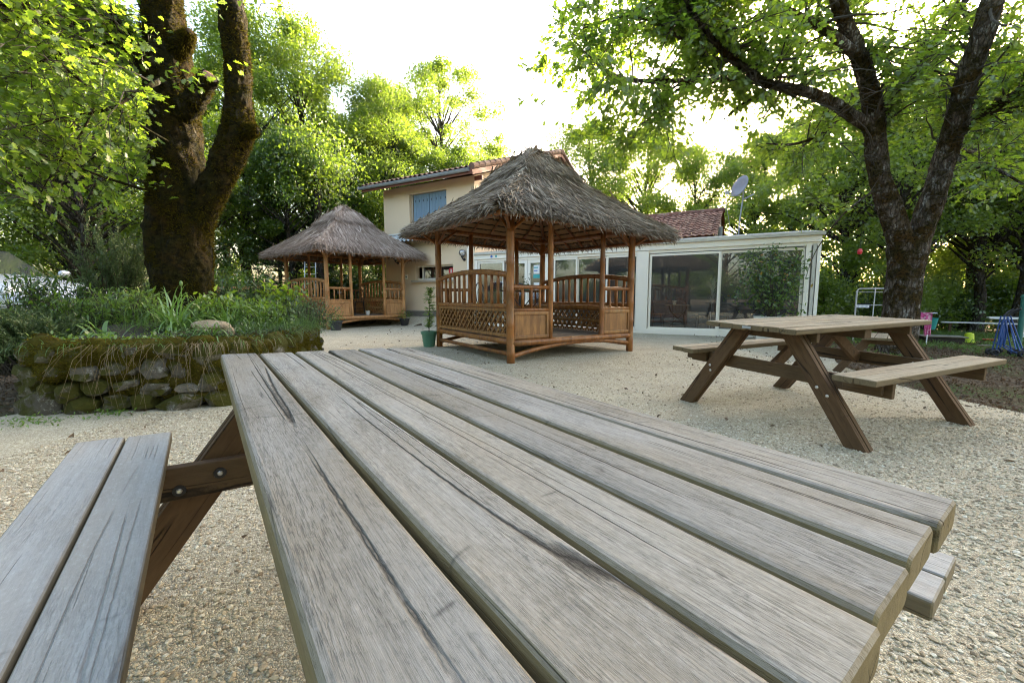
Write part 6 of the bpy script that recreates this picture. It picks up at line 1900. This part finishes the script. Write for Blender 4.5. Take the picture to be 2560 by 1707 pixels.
# weeds in the gravel
for (x, y, lb, n, r_) in ((-3.86, 3.24, 'flat patch of weeds in the gravel in front of the planter', 150, .16), (-2.2, 2.05, 'tiny weed sprouting in the gravel near the left bench', 45, .06), (-3.45, 3.47, 'fern like weed at the foot of the planter wall', 90, .10)):
    o = empty('weed_tuft', (x, y, gh(x, y)), 0, lb, 'weed')
    m = MB(); g = np.random.default_rng(int(x * -100))
    P = np.abs(g.normal(size=(n, 3))) * np.array([0, 0, .02]) + g.normal(size=(n, 3)) * np.array([r_, r_ * .6, 0]) + np.array([0, 0, .012])
    leaves(m, P, g.uniform(.018, .04, n), g, OVAL, up=1.2); m.build('leaves', M['herb'], o)
# ================================================================ the lower yard on the right
M['cloth_white'] = plain('white_cloth', (.70, .70, .72), .9, .06, 8)
M['cloth_dark'] = plain('navy_cloth', (.015, .017, .03), .95)
M['cloth_blue'] = plain('pale_blue_cloth', (.28, .40, .55), .9)
def pinkmat():
    t = NT('pink_print_cloth')
    s = t.n('SeparateColor', {0: t.vor(t.obj(), 22, out=1)}, out=0)
    c = t.ramp(s, (0., (.55, .06, .20)), (.55, (.62, .12, .28)), (.75, (.72, .45, .50)), (1., (.25, .02, .08)))
    return t.pbr(c, .9)
M['cloth_pink'] = pinkmat()
M['teal_plastic'] = plain('teal_plastic', (.02, .24, .21), .4)
M['lime_plastic'] = plain('lime_plastic', (.46, .56, .02), .4)
M['red_plastic'] = plain('orange_red_plastic', (.45, .075, .04), .45)
M['blue_tube'] = plain('blue_tube', (.025, .075, .24), .35)
M['white_plastic'] = plain('white_plastic', (.72, .72, .70), .4)

def cloth(m, x0, x1, y, z, drop, rg, off=.02):
    n = 10; vs = []
    for i in range(n + 1):
        x = x0 + (x1 - x0) * i / n; w = .018 * math.sin(i * 1.9 + rg.random())
        d1 = drop * rg.uniform(.85, 1.1)
        vs += [(x, y - off - .02 + w, z - d1), (x, y - off * .6 + w * .4, z - d1 * .4), (x, y, z + .012), (x, y + off * .6, z - d1 * .35), (x, y + off + .015 + w, z - d1 * .8)]
    fs = [(i * 5 + k, i * 5 + k + 1, i * 5 + k + 6, i * 5 + k + 5) for i in range(n) for k in range(4)]
    m.add(vs, fs, .5)
rgc = random.Random(8)
def drying_rack():
    p = (10.35, 12.0); z0 = gh(*p)
    t = empty('drying_rack', (*p, z0), R(-38), 'white tower drying rack with small clothes, left of the lichen oak trunk', 'drying rack')
    for y in (-.28, .28):
        m = MB(); W = .37
        m.tube([(-W, y, 0), (-W, y, 1.48), (-W + .02, y, 1.55), (-W + .07, y, 1.57), (W - .07, y, 1.57), (W - .02, y, 1.55), (W, y, 1.48), (W, y, 0)], .013, 8); m.build('frame', M['white_plastic'], t)
    m = MB(); m.tube([(0, -.3, 0), (.02, -.3, 1.60)], .012, 8); m.build('centre_pole', M['white_plastic'], t)
    for z in (.75, 1.10, 1.47):
        m = MB()
        for y in [-.27 + .09 * k for k in range(7)]: m.tube([(-.37, y, z), (.37, y, z)], .006, 6)
        for x in (-.37, .37): m.tube([(x, -.28, z), (x, .28, z)], .009, 6)
        m.build('shelf', M['white_plastic'], t)
    for (x0, x1, y, z, d, mt, lb) in ((-.34, -.04, -.1, 1.13, .10, 'cloth_dark', 'navy garment draped on the middle tier of the tower drying rack'), (-.36, -.08, -.27, 1.10, .07, 'cloth_white', 'white cloth hanging at the left of the middle tier of the drying rack'),
                                  (-.36, -.26, -.27, .75, .34, 'cloth_white', 'long white cloth hanging at the lower left of the tower drying rack'), (-.22, -.16, -.27, .75, .14, 'cloth_blue', 'small blue sock on the lowest tier of the drying rack'),
                                  (.05, .12, -.27, .75, .26, 'cloth_white', 'narrow white sock hanging mid way along the lowest rack tier'), (.13, .24, -.27, .75, .16, 'cloth_blue', 'pale blue baby garment on the lowest rack tier'), (.26, .35, -.27, .75, .12, 'table_top', 'beige cloth at the right end of the lowest rack tier')):
        m = MB(); cloth(m, x0, x1, y, z, d, rgc)
        o = m.build('laundry', M[mt]); o.matrix_world = Matrix.Translation((*p, z0)) @ Matrix.Rotation(R(-38), 4, 'Z')
        tag(o, lb, 'laundry')
drying_rack()
def low_rack():
    p = (11.68, 12.1); z0 = gh(*p); rz = R(-44)
    t = empty('clothes_horse', (*p, z0), rz, 'low folding clothes horse with a pink cloth, right of the lichen oak trunk', 'drying rack')
    for (a, b) in (((-.3, -.3, 0), (-.3, .3, .88)), ((-.3, .3, 0), (-.3, -.3, .88)), ((.3, -.3, 0), (.3, .3, .88)), ((.3, .3, 0), (.3, -.3, .88))):
        m = MB(); m.tube([a, b], .011, 6); m.build('leg', M['white_plastic'], t)
    m = MB()
    for y in [-.4 + .1 * k for k in range(9)]: m.tube([(-.45, y, .88), (.45, y, .88)], .006, 6)
    for x in (-.45, .45): m.tube([(x, -.42, .88), (x, .42, .88)], .01, 6)
    m.build('rack', M['white_plastic'], t)
    m = MB(); cloth(m, -.12, .30, -.40, .89, .22, rgc, .04); cloth(m, .22, .36, -.42, .89, .62, rgc, .03)
    o = m.build('laundry', M['cloth_pink']); o.matrix_world = Matrix.Translation((*p, z0)) @ Matrix.Rotation(rz, 4, 'Z'); tag(o, 'pink patterned cloth hanging on the low clothes horse', 'laundry')
    m = MB(); cloth(m, -.42, -.2, -.42, .89, .14, rgc, .03)
    o = m.build('laundry', M['cloth_white']); o.matrix_world = Matrix.Translation((*p, z0)) @ Matrix.Rotation(rz, 4, 'Z'); tag(o, 'white striped cloth beside the pink cloth on the low clothes horse', 'laundry')
low_rack()
q = at(2328, 800, 12.3); 
m = MB(); m.lathe([(.0, 0), (.10, 0), (.155, .34), (.165, .34), (.15, .325), (.098, .015), (0, .012)], 22); o = m.build('laundry_basket', M['teal_plastic'], loc=(q.x, q.y, gh(q.x, q.y) + .38)); tag(o, 'teal plastic bucket hung beside the pink cloth', 'bucket')
m = MB(); m.tube([(q.x - .16, q.y, gh(q.x, q.y) + .72), (q.x - .55, q.y - .1, gh(q.x, q.y) + .80)], .006, 6); m.tube([(q.x, q.y + .1, gh(q.x, q.y)), (q.x, q.y + .1, gh(q.x, q.y) + .40)], .015, 6); mm = m.build('bucket_stake', M['metal_brown']); tag(mm, 'thin dark stake holding up the teal bucket', 'stake')

p = (12.6, 12.2); sb = empty('sandbox', (*p, gh(*p)), R(-30), 'low dark wooden sandbox with a pale weathered lid', 'sandbox')
m = MB(); m.plank((-.42, 0, .08), (.42, 0, .08), .66, .17, (0, 0, 1), .006); m.build('box', M['earth'], sb)
m = MB()
for k in range(4): m.plank((-.50, -.29 + k * .19, .19), (.48, -.29 + k * .19, .19), .185, .03, (0, .04, 1), .004, rnd=k * .23)
m.build('lid', M['wood_bench'], sb)
p = (13.45, 12.2); z = gh(*p)
m = MB(); m.lathe([(.15, 0), (.155, .02), (.12, .03), (.115, .06), (.095, .26), (.08, .275), (0, .275)], 22); m.box((0, 0, .28), (.12, .02, .02)); o = m.build('bucket', M['lime_plastic'], loc=(*p, z)); tag(o, 'lime green upturned bucket on the grass', 'bucket')
p = (13.95, 12.1); z = gh(*p)
m = MB(); m.lathe([(0, .0), (.07, 0), (.15, .075), (.16, .08), (.145, .07), (.065, .012), (0, .01)], 22); o = m.build('dish', M['red_plastic'], loc=(*p, z + .03)); tag(o, 'orange red plastic dish beside the lime bucket', 'dish')
p = (13.9, 12.0); m = MB(); m.plank((-.55, 0, .0), (.45, 0, .02), .35, .05, (0, 0, 1), .006); o = m.build('board', M['wood_leg'], loc=(*p, gh(*p)+.01)); o.rotation_euler = (0, 0, R(-40)); tag(o, 'dark board lying under the red dish', 'board')
p = (12.9, 10.9); m = MB(); m.plank((-.45, 0, .0), (.45, 0, .0), .14, .05, (0, 0, 1), .006); o = m.build('board', M['wood_grey'], loc=(*p, gh(*p) + .03)); o.rotation_euler = (0, 0, R(-38)); tag(o, 'grey weathered board lying on the grass in front of the lime bucket', 'board')

p = (16.1, 14.3); t = empty('garden_bench', (*p, gh(*p)), R(-42), 'white topped garden bench with brown legs beside a dark trunk', 'bench')
m = MB(); m.plank((-.95, 0, .45), (.95, 0, .45), .30, .04, (0, 0, 1), .006); m.build('seat', M['white_plastic'], t)
for x in (-.72, .72):
    m = MB(); m.plank((x, 0, 0), (x, 0, .43), .2, .07, (1, 0, 0), .004); m.build('leg', M['wood_leg'], t)
p = (15.1, 12.4); t = empty('garden_table', (*p, gh(*p)), R(-44), 'white garden table with curved tubular legs at the right edge', 'table')
m = MB(); m.plank((-.62, 0, .70), (.75, 0, .70), .8, .05, (0, 0, 1), .015); m.build('tabletop', M['white_plastic'], t)
for y in (-.3, .3):
    for s in (-1, 1):
        m = MB(); m.tube([(s * .1 + .1, y, .68), (s * .05 + .1, y, .5), (s * -.05 + .1, y, .34), (s * .02 + .1, y, .18), (s * .2 + .1, y, .06), (s * .55 + .1, y, .02)], .022, 8); m.build('leg', M['white_plastic'], t)
m = MB(); m.lathe([(0, 0), (.06, 0), (.07, .1), (0, .1)], 14); o = m.build('mug', M['cloth_white'], loc=(15.25, 12.3, gh(15.2, 12.3) + .725)); tag(o, 'small cream tub standing on the white garden table', 'tub')

def stroller(x, y, rz, label):
    z = gh(x, y); t = empty('folded_stroller', (x, y, z), rz, label, 'stroller', 'folded blue strollers leaning on the green post')
    for (sx, a) in ((-1, 0), (1, 0)):
        m = MB(); m.tube([(sx * .20, -.22, .06), (sx * .07, .02, .90)], .013, 8); m.build('tube', M['blue_tube'], t)
        m = MB(); m.tube([(sx * .09, .14, .05), (sx * .08, .06, .90)], .013, 8); m.build('tube', M['blue_tube'], t)
        m = MB(); m.tube([(sx * .07, .02, .90), (sx * .09, -.05, 1.0), (sx * .10, -.13, 1.06)], .019, 8); m.build('handle', M['rubber'], t)
    m = MB(); m.blob((0, .05, .48), .09, random.Random(4), 3, .25, 2, (.42, .4, 3.2)); m.build('seat_fabric', M['blue_tube'], t)
    for (wx, wy, r_) in ((-.22, -.24, .085), (.22, -.24, .085), (-.12, .16, .075), (.12, .16, .075)):
        m = MB()
        for k in (-.025, .025): m.tube([(wx + k, wy + (r_ - .02) * math.cos(a), r_ + (r_ - .02) * math.sin(a)) for a in [2 * PI * i / 14 for i in range(15)]], .02, 8)
        m.tube([(wx - .03, wy, r_), (wx + .03, wy, r_)], .018, 8)
        m.build('wheel', M['rubber'], t)
    m = MB(); m.tube([(-.2, -.22, .06), (.09, .14, .3)], .009, 6); m.tube([(.2, -.22, .06), (-.09, .14, .3)], .009, 6); m.build('crossbar', M['blue_tube'], t)
stroller(11.10, 9.35, R(60), 'folded blue stroller leaning nearest to the photo edge with two black handles')
stroller(11.42, 9.55, R(25), 'second folded blue stroller right behind the first one')
t = empty('green_post', (11.75, 9.6, gh(11.75, 9.6)), 0, 'green metal post behind the folded strollers', 'post')
m = MB(); m.tube([(0, 0, -.1), (0, 0, 1.35)], .05, 12); m.build('post', M['teal_plastic'] if False else M['post_green'], t) if 'post_green' in M else None
M['post_green'] = plain('green_post_paint', (.02, .12, .09), .45)
m = MB(); m.tube([(0, 0, -.1), (0, 0, 1.33)], .05, 14); m.build('shaft', M['post_green'], t)
m = MB(); m.lathe([(0, 1.39), (.05, 1.37), (.06, 1.34), (.06, 1.31), (0, 1.31)], 14); m.build('cap', M['post_green'], t)
p = (9.15, 6.75); t = empty('metal_grate', (*p, gh(*p) + .02), R(-40), 'metal drain grate lying on the leaf litter at the right edge', 'grate')
m = MB()
for k in range(9): m.box((0, -.24 + k * .06, .01), (.7, .018, .02))
for x in (-.34, .34): m.box((x, 0, .012), (.02, .52, .024))
m.build('bars', M['zinc'], t)
# little red lantern hung in the oak
q = dpt(1975, 578, 8.6); t = empty('hanging_lantern', q, 0, 'tiny red lantern hanging in the leaves beside the glass veranda corner', 'lantern')
m = MB(); m.lathe([(0, -.06), (.035, -.05), (.045, 0), (.035, .05), (0, .06)], 12); m.build('lantern_body', M['sign_red'], t)
m = MB(); m.tube([(0, 0, .05), (0, 0, .55)], .003, 4); m.build('cord', M['rubber'], t)
# bird boxes on the dark trunk behind the bench
q = Vector((16.6, 14.9)); t = plant('open', 16.9, 15.2, 9.6, 'dark trunked tree right behind the white topped bench')

# potted bush in front of the right pane
cb = hw(8.85, -.42, 0); t = empty('potted_bush', (cb.x, cb.y, gh(cb.x, cb.y)), HRZ, 'tall leafy bush in a pale planter box, in front of the right glass pane', 'potted plant')
m = MB()
m.lathe([(.0, 0), (.40, 0), (.46, .50), (.50, .50), (.50, .56), (.43, .56), (.42, .48), (0, .48)], 4, M=Matrix.Rotation(PI / 4, 3, 'Z')); m.build('planter_box', M['cream_alu'], t)
rgp = random.Random(91); ngp = np.random.default_rng(91)
tw = MB(); P = []
for k in range(34):
    a = rgp.uniform(0, 2 * PI); f = rgp.random() ** .6
    e = Vector((math.cos(a) * .78 * f, math.sin(a) * .45 * f, .75 + 1.45 * rgp.random() * (1.1 - .35 * f)))
    b = Vector((rgp.gauss(0, .06), rgp.gauss(0, .06), .45))
    tw.tube([b, b.lerp(e, .5) + Vector((0, 0, .12)), e], [.012, .008, .003], 5, cap=False)
    P.append(np.array(e[:]) + ngp.normal(size=(34, 3)) * np.array([.13, .13, .12]))
    P.append(np.array(b.lerp(e, .7)[:]) + ngp.normal(size=(14, 3)) * .11)
tw.build('stem', M['twig'], t)
P = np.concatenate(P); m = MB(); leaves(m, P, ngp.uniform(.06, .11, len(P)), ngp, OVAL, up=.4); m.build('foliage', M['leaf_bush'], t) if False else None
M['leaf_bush'] = leafmat('glossy_bush_leaf', (.045, .10, .016), (.095, .155, .026), (.15, .27, .03), .4, .06, old=(.35, .15, .02))
m.build('foliage', M['leaf_bush'], t)

# ---------------------------------------------------------------- grass, leaf litter
def ground_cover():
    g = np.random.default_rng(55); rg = random.Random(55)
    m = MB(); n = 0; Vs, Fs = [], []
    for x0, x1, y0, y1, cnt, cov in ((6.2, 18, 5.6, 16, 46000, .14), (-16, -6.5, 8, 20, 9000, .0), (-9.0, -5.6, 2.2, 4.4, 600, .25)):
        for _ in range(cnt):
            x, y = rg.uniform(x0, x1), rg.uniform(y0, y1)
            if abs(x) > 1.45 * y + 1.5 or in_gravel(x, y): continue
            if mnoise.noise(Vector((x * .55, y * .55, 4))) + .35 * mnoise.noise(Vector((x * 2.3, y * 2.3, 1))) < cov - .25 * sst(8, 13, y): continue
            h = rg.uniform(.04, .12) * (1 + .9 * sst(9, 14, y)); a = rg.uniform(0, 2 * PI); w = rg.uniform(.003, .006)
            z = gh(x, y) - .03; dx, dy = rg.gauss(0, .5) * h, rg.gauss(0, .5) * h
            Vs += [(x - math.cos(a) * w, y - math.sin(a) * w, z), (x + math.cos(a) * w, y + math.sin(a) * w, z), (x + dx * .5 + math.cos(a) * w * .7, y + dy * .5 + math.sin(a) * w * .7, z + h * .65), (x + dx, y + dy, z + h)]
            Fs += [(n, n + 1, n + 2), (n, n + 2, n + 3)]; n += 4
    m.add(Vs, Fs, g.random(len(Fs)))
    o = m.build('grass', M['grass']); o['kind'] = 'stuff'
    P = []
    for x0, x1, y0, y1, cnt in ((4.6, 14, 2.5, 12, 17000), (-10, -4.3, 2.0, 6.5, 2600), (-3.5, 6, .4, 8, 260), (-9, 0, 6, 14, 200)):
        for _ in range(cnt):
            x, y = rg.uniform(x0, x1), rg.uniform(y0, y1)
            if cnt > 1000 and in_gravel(x, y) and rg.random() > .06: continue
            P.append((x, y, gh(x, y) + rg.uniform(.004, .03) * (1 if cnt > 1000 else .4)))
    P = np.array(P); m = MB(); leaves(m, P, g.uniform(.025, .075, len(P)), g, OVAL, up=2.5, curl=.5); o = m.build('leaf_litter', M['litter']); o['kind'] = 'stuff'
ground_cover()
